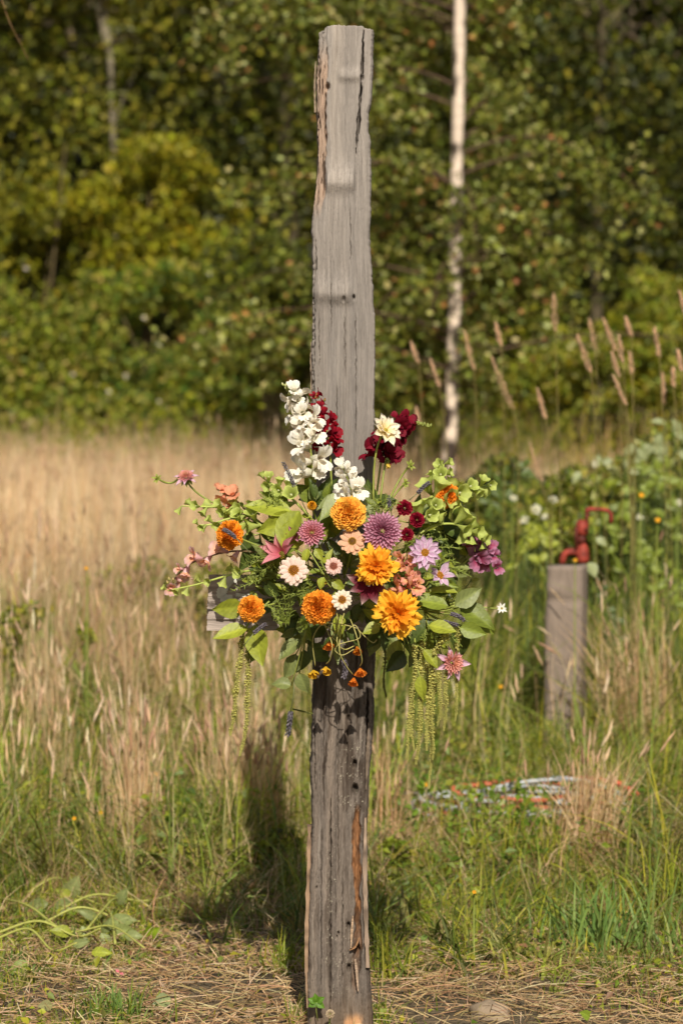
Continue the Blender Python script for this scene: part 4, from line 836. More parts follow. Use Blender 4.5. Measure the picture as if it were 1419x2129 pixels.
def bells(label, path, d, n, size, t0=0.15, group='bells of green calyx spikes', taper=0.55):
    dd = d if isinstance(d, (list, tuple)) else [d] * len(path)
    pts = spline([P(p[0], p[1], q) for p, q in zip(path, dd)], 40); root = thing('green_bell_spike', label, 'foliage', Matrix.Translation(Vector(pts[0])), group)
    mb = MB(); tube(mb, pts, (0.0032, 0.0026, 0.0014), 7, G_STEM * 1.15, G_BELL); part_w('stem', mb, M_stem, root)
    for i in range(n):
        t = t0 + (1 - t0) * i / max(n - 1, 1); j = int(t * 39); p = Vector(pts[j]); tan = Vector(pts[min(j + 1, 39)] - pts[max(j - 1, 0)]).normalized(); th = i * 1.9 + random.uniform(-.4, .4)
        side = tan.cross(Vector((0, 1, 0))).normalized(); fr = side.cross(tan)
        if fr.y > 0: fr = -fr
        o = (side * math.cos(th) + fr * (math.sin(th) * 0.7 + 0.45) + tan * 0.55).normalized(); q = Vector((1, 0, 0)).rotation_difference(o)
        s = size * dd[0] / F * (1 - taper * t) * random.uniform(0.85, 1.1)
        link('bell', BELLS[i % 3], root, Matrix.Translation(p - root.location) @ q.to_matrix().to_4x4() @ Matrix.Rotation(random.uniform(0, 6), 4, 'X') @ Matrix.Scale(s, 4))
    return root

def lavender(label, path, d, n=46, r=4.4, stem=None):
    pts = spline([P(p[0], p[1], d) for p in path], 30); root = thing('lavender_sprig', label, 'flower', Matrix.Translation(Vector(pts[0])), 'grey-purple lavender sprigs'); rr = r * d / F
    if stem: mb = MB(); tube(mb, [P(*s_, d) for s_ in stem] + [pts[0]], 0.0011, 5, lin(112, 118, 78)); part_w('stem', mb, M_stem, root)
    mb = MB(); tube(mb, pts, 0.0009, 5, lin(110, 112, 84))
    for i in range(n):
        t = i / n; p = pts[int(t * 29)]; th = i * 2.4; tan = np.gradient(pts, axis=0)[int(t * 29)]; tan /= np.linalg.norm(tan); a = np.cross(tan, (0.2, 0.9, 0.3)); a /= np.linalg.norm(a); b = np.cross(tan, a); o = a * math.cos(th) + b * math.sin(th)
        q = p + o * rr * 0.35; c = lin(134, 126, 134) * random.uniform(0.5, 1.3); tube(mb, [q - tan * rr * .3, q + o * rr * .4 + tan * rr * .2, q + o * rr * .65 + tan * rr * .8], (rr * .2, rr * .36, rr * .1), 5, c * .8, c)
    part_w('flower_spike', mb, M_petal, root); return root

OCT = np.array([(1, 0, 0), (-1, 0, 0), (0, 1, 0), (0, -1, 0), (0, 0, 1), (0, 0, -1)], float); OCT_T = np.array([(0, 2, 4), (2, 1, 4), (1, 3, 4), (3, 0, 4), (2, 0, 5), (1, 2, 5), (3, 1, 5), (0, 3, 5)])
def amaranth(label, strands, c=lin(204, 200, 112), base=None, d_base=None):
    """hanging tassels: strands = (path, d, r_px)"""
    root = thing('hanging_amaranth', label, 'flower', Matrix.Translation(P(*strands[0][0][0], strands[0][1])), 'hanging green amaranth tassels')
    for path, d, r in strands:
        ph_ = random.uniform(0, 6); pts = spline([P(p[0], p[1], d) for p in path], 60); pts[:, 0] += 0.0022 * np.sin(np.linspace(0, 9, 60) + ph_) * np.linspace(0, 1, 60); pts[:, 1] += 0.004 * np.sin(np.linspace(0, 6, 60) + ph_); L_ = np.linalg.norm(np.diff(pts, axis=0), axis=1).sum(); n = int(L_ / 0.0042); mb = MB(); rr = r * d / F
        tube(mb, pts, rr * 0.35, 5, c * 0.7)
        for i in range(n):
            t = i / n; p = pts[int(t * 59)]; f_ = (1.0 - 0.55 * t ** 2) * (1 + 0.2 * math.sin(i * 0.55))
            for j in range(4):
                th = i * 0.9 + j * math.pi / 2 + random.uniform(-.3, .3); s = rr * random.uniform(0.22, 0.5) * f_; q = p + np.array((math.cos(th), math.sin(th), random.uniform(-.4, .4))) * rr * f_ * random.uniform(0.55, 0.85)
                mb.add(OCT * s * np.array((1, 1, 0.8)) + q, None, OCT_T, c * random.uniform(0.75, 1.25))
        o = part_w('tassel', mb, M_petal, root, False)
    if base: mb = MB(); tube(mb, bez(P(*base, d_base), P(*strands[0][0][0], d_base) + Vector((0, 0, 0.03)), P(*strands[0][0][0], strands[0][1]), 8), 0.0022, 6, G_STEM); part_w('stem', mb, M_stem, root)
    return root

def frond(label, base, tips, d, c=lin(86, 110, 46), name='feathery_frond', density=26, ln=16):
    root = thing(name, label, 'foliage', Matrix.Translation(P(*base, d)), 'feathery green fronds')
    for (tx, ty) in tips:
        mb = MB(); p0, p1 = P(*base, d), P(tx, ty, d - 0.02); pts = bez(p0, (p0 + p1) / 2 + Vector((0, -0.02, 0.015)), p1, 20); tube(mb, pts, (0.0016, 0.0009), 4, c)
        for i in range(density):
            t = 0.25 + 0.75 * i / density; p = pts[int(t * 19)]; L_ = ln * d / F * random.uniform(0.6, 1.1) * (1.1 - 0.5 * t); th = i * 2.4; tan = np.array(tuple((p1 - p0).normalized()))
            o = np.array((math.cos(th), math.sin(th) * 0.6 - 0.2, math.sin(th * 1.7))) + tan * 0.8; o /= np.linalg.norm(o); e_ = p + o * L_
            tube(mb, [p, (p + e_) / 2 + rng.normal(0, .001, 3), e_], (0.0011, 0.0006), 3, c * random.uniform(.8, 1.4), cap=False)
        part_w('frond', mb, M_leaf, root)
    return root

# ------------------------------------------------------------------ the flowers, one by one
WHITE, CREAM = lin(252, 250, 240), lin(252, 248, 226)
RED, DRED = lin(150, 14, 34), lin(112, 10, 34)
F_WHITE = floret_meshes(lin(222, 224, 180), WHITE, CREAM, 'white'); F_RED = floret_meshes(lin(120, 14, 30), lin(160, 8, 30), DRED, 'red'); F_DRED = floret_meshes(lin(90, 14, 30), lin(122, 12, 40), lin(140, 16, 36), 'dred')
F_PINK = floret_meshes(lin(226, 160, 140), lin(232, 160, 148), lin(240, 190, 120), 'pink'); F_PALE = floret_meshes(lin(236, 176, 176), lin(250, 208, 208), lin(244, 180, 120), 'pale'); F_PUR = floret_meshes(lin(176, 116, 144), lin(196, 142, 172), lin(166, 50, 90), 'pur')

spike('snapdragon', 'tall white snapdragon spike leaning against the left of the post', [(656, 1050), (652, 1000), (646, 940), (634, 880), (614, 830), (588, 798)], [5.80, 5.80, 5.79, 5.79, 5.79, 5.79], 22, 54, F_WHITE, lin(226, 224, 170), 0.27, 0.86, tipbuds=9)
spike('snapdragon', 'dark red snapdragon spike in front of the post, right of the white one', [(690, 1040), (688, 990), (686, 940), (680, 900), (668, 860), (650, 818)], [5.82, 5.82, 5.82, 5.82, 5.83, 5.84], 20, 36, F_RED, RED, 0.4, 0.98, tipbuds=3)
spike('snapdragon', 'deep crimson snapdragon spike bending right beside the post', [(780, 1050), (786, 1000), (794, 950), (808, 905), (832, 878), (864, 882), (896, 888)], [5.83] * 7, 26, 42, F_DRED, lin(150, 160, 90), 0.34, 0.74, tipbuds=14, spread=1.1)
spike('snapdragon', 'small white snapdragon flowers above the large orange marigold', [(735, 1060), (732, 1030), (724, 1000), (714, 975)], 5.70, 9, 42, F_WHITE, lin(226, 224, 170), 0.3, 1.0, tipbuds=0)
spike('snapdragon', 'salmon pink snapdragon beside the lavender daisy flower', [(850, 1250), (846, 1215), (842, 1180), (838, 1155)], 5.63, 10, 40, F_PINK, lin(230, 170, 150), 0.2, 0.95, tipbuds=2)
spike('snapdragon', 'single salmon floret below the lavender daisies', [(850, 1240), (860, 1222), (866, 1214)], 5.62, 2, 34, F_PINK, lin(230, 170, 150), 0.8, 1.0, tipbuds=0)
spike('snapdragon', 'pale pink snapdragon spray reaching out to the left over the field', [(600, 1150), (540, 1148), (485, 1146), (430, 1158), (385, 1180), (345, 1226)], [5.72, 5.74, 5.76, 5.78, 5.8, 5.82], 10, 42, F_PALE, lin(206, 170, 130), 0.38, 0.97, tipbuds=3, stem_c=lin(120, 100, 70))
spike('sweet_pea', 'mauve sweet pea cluster at the right edge of the arrangement', [(930, 1200), (960, 1175), (985, 1150), (1010, 1145), (1028, 1180)], 5.80, 13, 42, F_PUR, lin(180, 150, 150), 0.45, 1.0, tipbuds=3)
spike('peach_snapdragon', 'peach snapdragon flowers at the upper left of the arrangement', [(540, 1070), (505, 1050), (480, 1035), (452, 1018)], 5.78, 6, 32, floret_meshes(lin(226, 150, 120), lin(240, 160, 124), lin(244, 180, 140), 'peach'), lin(210, 190, 140), 0.5, 1.0, tipbuds=2)

# marigolds
marigold('large round orange marigold at the top centre of the arrangement', 724, 1068, 36, (0.0, 0.35), lin(252, 178, 56), lin(255, 200, 84), 230, d=5.64)
marigold('orange marigold with a dark eye below centre, left of the white zinnia', 662, 1263, 35, (-0.15, 0.1), lin(238, 140, 34), lin(252, 174, 56), 190, d=5.62)
marigold('small orange marigold over the sign board at lower left', 522, 1266, 28, (-0.2, 0.1), lin(246, 156, 40), lin(254, 180, 60), 160, d=5.68)
marigold('tilted orange marigold at the left with lavender across it', 478, 1112, 31, (-0.5, 0.2), lin(240, 144, 30), lin(250, 166, 44), 160, d=5.69)
marigold('orange marigold half hidden among green bells at upper right', 930, 1031, 27, (0.3, 0.3), lin(236, 138, 34), lin(248, 162, 48), 150, d=5.75)
def ruffled(label, x, y, r, face, d):
    rt = bloom('ruffled_marigold', label, x, y, r, face, [dict(n=11, L=1.0, tilt=0.05, prof='fan', W=0.6, curl=-0.12, cup=0.15, c0=lin(242, 160, 30), c1=lin(255, 198, 56), ruffle=0.09, rag=0.13, jit=0.22, nu=8, nv=8), dict(n=9, L=0.88, tilt=0.28, z=0.03, prof='fan', W=0.6, curl=0.0, cup=0.15, c0=lin(242, 160, 30), c1=lin(255, 198, 56), ruffle=0.10, rag=0.13, jit=0.25, nu=8, nv=8),
        dict(n=8, L=0.72, tilt=0.5, z=0.06, prof='fan', W=0.7, curl=0.1, cup=0.2, c0=lin(224, 128, 20), c1=lin(242, 164, 36), ruffle=0.10, rag=0.16, jit=0.32, nu=7, nv=7),
        dict(n=7, L=0.45, tilt=0.9, z=0.1, prof='fan', W=0.7, curl=0.1, cup=0.2, c0=lin(210, 112, 14), c1=lin(238, 152, 30), ruffle=0.1, rag=0.1, jit=0.2)], d=d, group='ruffled yellow-orange flowers')
    return rt
ruffled('ruffled golden flower in the middle, under the purple dahlia', 780, 1180, 46, (0.1, 0.3), 5.60)
ruffled('largest ruffled golden flower at lower right of centre', 826, 1276, 50, (0.1, 0.15), 5.58)

# dahlias
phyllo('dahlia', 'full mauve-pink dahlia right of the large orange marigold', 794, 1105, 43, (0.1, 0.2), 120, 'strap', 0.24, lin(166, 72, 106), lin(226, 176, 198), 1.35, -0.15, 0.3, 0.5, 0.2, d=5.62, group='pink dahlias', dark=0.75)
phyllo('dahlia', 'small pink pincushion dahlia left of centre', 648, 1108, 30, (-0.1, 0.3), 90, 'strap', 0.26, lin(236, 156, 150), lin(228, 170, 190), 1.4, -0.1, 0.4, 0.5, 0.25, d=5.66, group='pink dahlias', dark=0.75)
bloom('dahlia', 'pink single dahlia seen from the side, left of centre', 588, 1152, 60, (-0.6, 0.3), [dict(n=9, L=0.9, tilt=0.75, prof='pointed', W=0.36, curl=-0.5, cup=0.3, c0=lin(196, 84, 100), c1=lin(236, 172, 178), jit=0.2, skip=(5, 6, 7))], disc=(0.16, 0.12, (lin(120, 110, 40), lin(200, 180, 70))), d=5.68, group='pink dahlias', calyx=True)
bloom('dahlia', 'loose magenta petals of a dahlia beside the pink pincushion dahlia', 614, 1112, 30, (-0.5, 0.2), [dict(n=6, L=0.9, tilt=0.6, prof='pointed', W=0.4, curl=-0.2, cup=0.3, c0=lin(160, 80, 110), c1=lin(206, 146, 170), jit=0.2)], d=5.69, group='pink dahlias')
def spider(label, x, y, r, face, d, to=None):
    n = Vector((face[0], -1, face[1])).normalized(); rt = phyllo('collarette_dahlia', label, x, y, r * 0.75, face, 60, 'strap', 0.26, lin(246, 190, 150), lin(240, 176, 172), 1.4, 0.2, 0.5, 0.4, 0.2, d=d, group='pink dahlias with long outer petals', dark=0.8, squash=0.35, to=to)
    R = r * d / F
    for i in range(7): link('petal', petal('pointed', 0.32, -0.35, 0.3, lin(206, 150, 180), lin(238, 208, 224), seed=i % 3), rt, Matrix.Rotation(i / 7 * 6.28 + random.uniform(-.2, .2), 4, 'Z') @ Matrix.Rotation(random.uniform(-.25, .2), 4, 'Y') @ Matrix.Scale(R * random.uniform(1.0, 1.35), 4))
    calyx_part(rt, R * 0.8, G_LEAF, 7); return rt
spider('spiky pink dahlia seen from the side at the far upper left', 387, 993, 26, (-0.2, 1.4), 5.80, to=P(520, 1075, 5.8))
spider('spiky pink dahlia hanging at the lower right among the amaranth', 938, 1378, 36, (0.5, 0.1), 5.68, to=P(900, 1300, 5.75))
bloom('dahlia', 'lavender single dahlia with yellow eye at the right', 882, 1150, 40, (0.1, 0.25), [dict(n=12, L=1.0, tilt=0.1, prof='ovate', W=0.42, curl=0.1, cup=0.3, c0=lin(190, 136, 178), c1=lin(224, 194, 220), edge=lin(240, 224, 238)), dict(n=9, L=0.85, tilt=0.3, z=0.04, prof='ovate', W=0.4, cup=0.3, c0=lin(186, 130, 172), c1=lin(226, 198, 222), edge=lin(240, 226, 238))], disc=(0.28, 0.18, (lin(180, 120, 20), lin(232, 160, 30), lin(244, 196, 60)), 70), d=5.61, group='lavender single dahlias')
bloom('dahlia', 'half-open lavender dahlia just below right of the larger one', 913, 1197, 34, (0.35, 0.5), [dict(n=9, L=1.0, tilt=0.35, prof='ovate', W=0.42, curl=0.1, cup=0.35, c0=lin(190, 140, 180), c1=lin(228, 202, 222), edge=lin(240, 228, 238), jit=0.2, skip=(2,))], disc=(0.3, 0.2, (lin(180, 120, 20), lin(236, 166, 30), lin(246, 196, 60)), 60), d=5.66, group='lavender single dahlias')
bloom('dahlia', 'maroon and white dahlia under the middle golden flower', 766, 1214, 50, (0.0, 0.05), [dict(n=8, L=1.0, tilt=0.0, prof='pointed', W=0.46, curl=-0.15, cup=0.3, c0=lin(110, 14, 40), c1=lin(240, 220, 216), p=5.0, stripe=0.2)], d=5.615)
bloom('dahlia', 'white dahlia on a bare stem in front of the crimson snapdragon', 800, 896, 40, (0.7, 0.7), [dict(n=10, L=1.0, tilt=0.12, prof='ovate', W=0.46, curl=0.15, cup=0.3, c0=lin(242, 226, 160), c1=WHITE, rag=0.05, jit=0.15), dict(n=8, L=0.7, tilt=0.5, z=0.05, prof='ovate', W=0.46, cup=0.3, c0=lin(242, 220, 140), c1=WHITE, jit=0.15)], disc=(0.16, 0.16, (lin(200, 180, 60), lin(240, 224, 130)), 30), d=5.72, to=P(776, 1050, 5.74), stem_c=lin(150, 156, 70), calyx=True)

# zinnias
def zinnia(label, x, y, r, face, cp, cdisc, d, n=14, dr=0.4):
    return bloom('zinnia', label, x, y, r, face, [dict(n=n, L=1.0, tilt=0.05, prof='spoon', W=0.42, curl=-0.08, cup=-0.15, c0=cp * 0.85, c1=cp), dict(n=n - 2, L=0.86, tilt=0.18, z=0.03, prof='spoon', W=0.42, curl=-0.05, cup=-0.15, c0=cp * 0.85, c1=cp * 1.02)], disc=(dr, 0.2, cdisc, 80), d=d, group='zinnias')
YD = (lin(150, 90, 20), lin(214, 150, 40), lin(240, 186, 70)); PD_ = (lin(150, 80, 60), lin(206, 130, 100), lin(226, 170, 140))
zinnia('pale pink zinnia with yellow centre, left of the middle', 610, 1186, 32, (-0.15, 0.25), lin(246, 222, 206), YD, 5.62, 15, 0.38)
zinnia('small round pink zinnia in the middle of the arrangement', 693, 1177, 19, (0, 0.15), lin(240, 206, 194), PD_, 5.62, 16, 0.5)
zinnia('small white zinnia with golden centre, right of the dark-eyed marigold', 711, 1247, 22, (0.05, 0.1), lin(246, 236, 214), YD, 5.58, 13, 0.42)
zinnia('peach zinnia hanging under the large orange marigold', 732, 1126, 30, (0.0, 0.45), lin(236, 190, 154), (lin(120, 80, 30), lin(190, 140, 50), lin(220, 180, 70)), 5.63, 12, 0.3)

# small round and dark flowers
phyllo('billy_button', 'small round yellow billy button left of the large marigold', 648, 1051, 11, (0, 0.3), 120, 'round', 0.5, lin(232, 172, 40), lin(236, 178, 44), 1.5, -0.9, 0.55, 0.2, 0.4, d=5.70, join=True, squash=0.5)
for x, y, r, lb in ((840, 1057, 18, 'dark red tufted flower right of the mauve dahlia, upper one'), (866, 1081, 17, 'bright crimson tufted flower right of the mauve dahlia, middle one'), (845, 1112, 15, 'small crimson tufted flower low against the mauve dahlia')):
    phyllo('scabious', lb, x, y, r, (random.uniform(-.2, .3), 0.3), 60, 'fan', 0.6, lin(120, 10, 34), lin(158, 20, 50), 1.4, 0.0, 0.5, 0.3, 0.2, d=5.68, join=True, ruffle=0.1, rag=0.1, group='crimson tufted flowers')
bloom('yellow_bud', 'yellow flower bud hanging below the white dahlia', 806, 962, 16, (0.05, -0.9), [dict(n=7, L=1.0, tilt=1.1, prof='ovate', W=0.6, curl=0.3, cup=0.4, c0=lin(214, 190, 70), c1=lin(236, 206, 90))], d=5.76, to=P(790, 1040, 5.76), calyx=True)
for x, y, r, lb in ((1042, 1265, 14, 'tiny white starry flower at the far right tip of the leaves'), (860, 1243, 10, 'tiny white starry flower between the two golden flowers and the right-hand leaves')):
    bloom('white_star_flower', lb, x, y, r, (0.2, 0.2), [dict(n=8, L=1.0, tilt=0.2, prof='pointed', W=0.4, c0=WHITE, c1=WHITE, jit=0.2)], disc=(0.2, 0.2, (lin(200, 190, 100), lin(220, 210, 140)), 14), d=dep(x, y), group='tiny white flowers')
for x, y, lb in ((328, 995, 'green bud on a thin stalk at the far left tip'), (852, 968, 'green bud on a bare stalk right of the post'), (842, 1005, 'small green bud under the bare stalk right of the post'), (1375, 0, None)):
    if lb: bloom('flower_bud', lb, x, y, 14, (-0.6 if x < 500 else 0.5, 0.5), [dict(n=6, L=1.0, tilt=0.4, prof='pointed', W=0.4, curl=-0.2, c0=G_LEAF, c1=G_LIME, jit=0.25, mat=None), dict(n=4, L=0.6, tilt=1.1, prof='ovate', W=0.6, curl=0.3, c0=G_LIME, c1=G_LIME)], d=5.80, to=P(372, 993, 5.8) if x < 500 else P(800, 1060, 5.76), group='green flower buds', cat='bud', part='sepal')
bloom('flower_bud', 'green-gold bud under the small round pink zinnia', 677, 1212, 9, (0, 0.1), [dict(n=6, L=1.0, tilt=1.0, prof='ovate', W=0.6, curl=0.3, c0=lin(150, 130, 40), c1=lin(200, 170, 60))], d=5.63, group='green flower buds', cat='bud', part='sepal')
bloom('seed_pod', 'round green seed pod at the upper left beside the peach snapdragon', 502, 1050, 12, (0, 0.3), [dict(n=6, L=1.0, tilt=0.9, prof='ovate', W=0.8, curl=0.5, c0=G_GREY, c1=G_LIME * 0.8)], d=5.77, group='green flower buds', cat='bud', part='sepal')

# nasturtium vine hanging in front of the post
vine = [((690, 1310), (668, 1300), (650, 1330), (655, 1385), 651, 1392, lin(236, 190, 50)), ((675, 1300), (690, 1340), (686, 1370), (678, 1380), 677, 1385, lin(236, 186, 50)), ((700, 1275), (702, 1300), (692, 1320), (685, 1330), 683, 1333, lin(236, 136, 46)),
        ((715, 1275), (700, 1330), (715, 1350), (738, 1342), 741, 1343, lin(226, 136, 40)), ((725, 1280), (740, 1320), (752, 1370), (748, 1385), 748, 1388, lin(234, 136, 44)), ((712, 1290), (705, 1350), (720, 1385), (733, 1402), 735, 1408, lin(232, 130, 40))]
root = thing('nasturtium', 'trailing nasturtium with small orange and yellow blooms hanging before the post', 'flower', Matrix.Translation(P(710, 1280, 5.68)))
for a, b, c_, e_, fx, fy, cc in vine:
    mb = MB(); tube(mb, spline([P(*a, 5.70), P(*b, 5.66), P(*c_, 5.68), P(*e_, 5.70)], 24), 0.0012, 5, lin(186, 178, 104)); td_ = part_w('tendril', mb, M_stem, root)
    for i in range(5):
        q = face_matrix(P(fx, fy, 5.70), (random.uniform(-.5, .5), -1, -1.2)); link('petal', petal('fan', 0.7, 0.2, 0.3, cc * 0.8, cc, ruffle=0.1, seed=i % 3), td_, Matrix.Translation(-root.location) @ q @ Matrix.Rotation(i * 1.26, 4, 'Z') @ Matrix.Rotation(-0.9, 4, 'Y') @ Matrix.Scale(20 * 5.7 / F, 4))
for pts in ([(700, 1340), (720, 1335), (748, 1325), (738, 1300), (722, 1310)], [(690, 1325), (702, 1338), (696, 1352), (712, 1362), (735, 1350)], [(745, 1310), (760, 1325), (775, 1336), (783, 1330)], [(662, 1300), (690, 1296), (720, 1300), (740, 1306)]):
    mb = MB(); tube(mb, spline([P(x, y, 5.68) for x, y in pts], 24), 0.0010, 5, lin(190, 180, 110)); part_w('tendril', mb, M_stem, root)

# green bell spikes
bells('green bell spike pointing left, upper of the two by the orange marigold', [(560, 1120), (540, 1090), (500, 1062), (450, 1055), (378, 1052)], [5.72, 5.74, 5.76, 5.78, 5.8], 14, 39, 0.25)
bells('short green bell spike pointing left, just above the tilted marigold', [(545, 1110), (520, 1085), (480, 1078), (440, 1090), (412, 1092)], 5.75, 9, 32, 0.3)
bells('green bell spike rising to the left behind the billy button', [(640, 1070), (610, 1040), (580, 1015), (550, 997)], 5.76, 10, 39, 0.3)
bells('long pale green bell spike reaching left below the snapdragon spray', [(590, 1200), (540, 1185), (480, 1195), (410, 1215), (348, 1228)], [5.72, 5.74, 5.76, 5.78, 5.8], 9, 30, 0.3)
bells('green bell spike reaching up right past the orange marigold', [(860, 1080), (890, 1040), (930, 1028), (970, 1018), (1010, 1008)], [5.70, 5.74, 5.76, 5.77, 5.78], 12, 48, 0.35)
bells('upright green bell spike behind the right-hand orange marigold', [(880, 1060), (905, 1020), (918, 990), (922, 965)], 5.80, 9, 39, 0.25)
bells('green bell spike arching right above the mauve sweet pea', [(870, 1110), (905, 1092), (945, 1090), (975, 1105), (1002, 1125)], [5.70, 5.71, 5.73, 5.75, 5.77], 9, 48, 0.5)
bells('green bell spike between the crimson flowers and the right marigold', [(840, 1120), (870, 1085), (895, 1065), (905, 1050)], 5.70, 6, 47, 0.4)

# lavender
lavender('lavender sprig standing beside the white snapdragon', [(612, 1012), (603, 990), (588, 960)], 5.74, stem=[(640, 1070), (622, 1030)])
lavender('lavender sprig lying across the tilted orange marigold', [(490, 1118), (478, 1108), (464, 1100)], 5.64, stem=[(520, 1150)])
lavender('lavender sprig beneath the small orange marigold at lower left', [(528, 1316), (540, 1306), (553, 1297)], 5.67, stem=[(505, 1345)])
lavender('loose lavender sprig hanging alone left of the post', [(604, 1480), (602, 1500), (598, 1530)], 5.78, r=6, stem=[(612, 1400), (610, 1445)])
lavender('lavender sprig in the right-hand leaves, upper one', [(965, 1290), (950, 1280), (937, 1276)], 5.66, stem=[(985, 1296)])
lavender('lavender sprig in the right-hand leaves, lower one', [(920, 1292), (935, 1296), (952, 1300)], 5.655, stem=[(890, 1285)])
lavender('lavender sprig drooping on the post under the nasturtium', [(714, 1372), (718, 1390), (714, 1410)], 5.74, r=6, stem=[(712, 1330)])
lavender('lavender sprig among the bells at upper right', [(868, 1025), (880, 1012), (892, 1003)], 5.74, stem=[(850, 1040)])
lavender('short lavender sprig above the mauve dahlia', [(812, 1060), (808, 1045), (806, 1030)], 5.68, stem=[(815, 1080)])
lavender('lavender sprig tucked behind the largest golden flower', [(846, 1240), (856, 1236), (868, 1232)], 5.655)

# amaranth
amaranth('pair of long green amaranth tassels hanging at the left', [([(505, 1325), (498, 1380), (490, 1440), (484, 1500), (480, 1530)], 5.74, 7.5), ([(518, 1310), (516, 1380), (514, 1450), (508, 1530), (500, 1572)], 5.75, 7.5)], base=(560, 1250), d_base=5.74)
amaranth('cluster of long green amaranth tassels hanging at the right', [([(862, 1345), (862, 1400), (852, 1470), (848, 1540), (842, 1580)], 5.66, 6), ([(878, 1330), (876, 1400), (872, 1480), (868, 1560), (866, 1590)], 5.68, 7), ([(900, 1350), (896, 1420), (888, 1490), (884, 1560)], 5.67, 7.5), ([(912, 1400), (915, 1460), (910, 1510)], 5.66, 5.5), ([(928, 1400), (926, 1460), (924, 1520)], 5.68, 5.5), ([(948, 1330), (950, 1400), (948, 1450), (945, 1500)], 5.70, 5.5), ([(888, 1380), (890, 1480), (896, 1560), (893, 1640)], 5.71, 6), ([(902, 1420), (898, 1500), (899, 1580)], 5.70, 6.5), ([(858, 1420), (855, 1500), (858, 1560)], 5.69, 6)], base=(860, 1290), d_base=5.70)
amaranth('short green amaranth cluster above the hanging pink dahlia', [([(935, 1302), (918, 1330), (908, 1352)], 5.66, 9), ([(950, 1305), (952, 1330), (950, 1352)], 5.67, 8), ([(930, 1320), (908, 1345), (902, 1362)], 5.65, 8)])
amaranth('single thin amaranth tassel hanging just right of the post', [([(800, 1310), (800, 1370), (798, 1420), (800, 1450)], 5.80, 5)], c=lin(130, 130, 66))

# leafy cuttings that read one by one
sprig('leafy_cutting', 'broad yellow-green leaves fanning out left of the billy button', (640, 1110), [(600, 1062), (570, 1052)][0:0] + [(605, 1062, 95, 52, 168, 0.4, 0.15, G_LEAF2, 5.73), (620, 1080, 90, 56, 196, -0.3, 0.3, G_LEAF2, 5.72), (622, 1062, 92, 64, 238, 0.5, 0.3, G_LEAF2, 5.70), (632, 1090, 80, 58, 222, -0.2, 0.4, G_LEAF2, 5.71), (600, 1060, 70, 44, 140, 0.6, 0.1, G_LEAF, 5.76)], G_LEAF2)
sprig('leafy_cutting', 'pair of ribbed leaves over the sign board, left of the small marigold', (545, 1310), [(508, 1262, 66, 44, 186, -0.5, 0.3, G_LEAF2, 5.71), (515, 1306, 74, 40, 192, 0.4, 0.2, G_LEAF2, 5.70), (528, 1300, 84, 52, 280, 0.3, 0.3, G_LEAF2, 5.72), (545, 1320, 60, 40, 250, -0.4, 0.2, G_LEAF, 5.74)], G_LEAF2)
sprig('leafy_cutting', 'dull green leaves drooping left of the post under the arrangement', (635, 1310), [(625, 1330, 60, 40, 215, 0.5, 0.3, G_GREY, 5.76), (615, 1360, 56, 38, 250, -0.4, 0.3, G_GREY * 0.9, 5.77), (605, 1425, 42, 30, 165, 0.3, 0.2, G_GREY, 5.77), (622, 1400, 46, 32, 290, 0.3, 0.2, G_GREY, 5.78), (632, 1350, 54, 34, 265, -0.6, 0.1, G_DARK, 5.78), (640, 1340, 60, 40, 320, .4, .2, G_DARK, 5.79)], G_GREY)
sprig('leafy_cutting', 'smooth green leaves spreading at the right edge of the arrangement', (880, 1270), [(945, 1258, 66, 40, 32, 0.3, 0.2, G_GREY * 1.15, 5.68), (955, 1262, 84, 52, -25, -0.3, 0.3, G_LEAF * 0.8, 5.70), (930, 1260, 80, 44, 165, 0.4, 0.2, G_LEAF, 5.67), (950, 1232, 70, 30, 170, 0.7, 0.1, G_LEAF2, 5.68), (955, 1305, 56, 36, -12, 0.2, 0.3, G_LEAF, 5.66), (890, 1300, 60, 38, -8, -0.5, 0.3, G_LEAF2, 5.64), (985, 1275, 60, 34, -50, .5, .2, G_LEAF, 5.72), (900, 1290, 70, 40, 215, .3, .3, G_DARK, 5.68), (960, 1300, 70, 44, 262, .3, .1, G_DARK, 5.75)], G_LEAF)
sprig('leafy_cutting', 'long leaves hanging below the largest golden flower', (840, 1310), [(828, 1330, 68, 36, 255, 0.3, 0.3, G_LEAF2 * 0.8, 5.72), (840, 1355, 56, 40, 230, -0.5, 0.5, G_DARK * 0.6, 5.70), (872, 1405, 52, 26, 275, 0.3, 0.2, G_LEAF2, 5.66), (880, 1350, 50, 26, 310, -0.3, 0.2, G_LEAF2, 5.66), (790, 1300, 40, 30, 200, 0.2, 0.3, G_LEAF2, 5.64), (865, 1300, 70, 40, 300, .2, .2, G_LEAF, 5.72)], G_LEAF)
sprig('leafy_cutting', 'grey-green ribbed leaves drooping on both sides of the large marigold', (735, 1040), [(722, 1030, 80, 46, 215, 0.4, 0.5, G_GREY * 1.1, 5.70), (738, 1032, 76, 46, 305, -0.4, 0.5, G_GREY * 1.1, 5.70), (712, 1035, 60, 36, 190, .6, .3, G_GREY, 5.73), (752, 1040, 60, 36, 330, -.6, .3, G_GREY, 5.73)], G_GREY)
sprig('leafy_cutting', 'dark green leaf hanging beside the tilted orange marigold', (540, 1110), [(520, 1105, 66, 36, 262, 0.3, 0.2, G_DARK * 1.1, 5.75), (540, 1120, 80, 40, 240, -0.4, 0.2, G_DARK, 5.77), (545, 1130, 60, 30, 280, .4, .2, G_DARK, 5.78)], G_DARK)
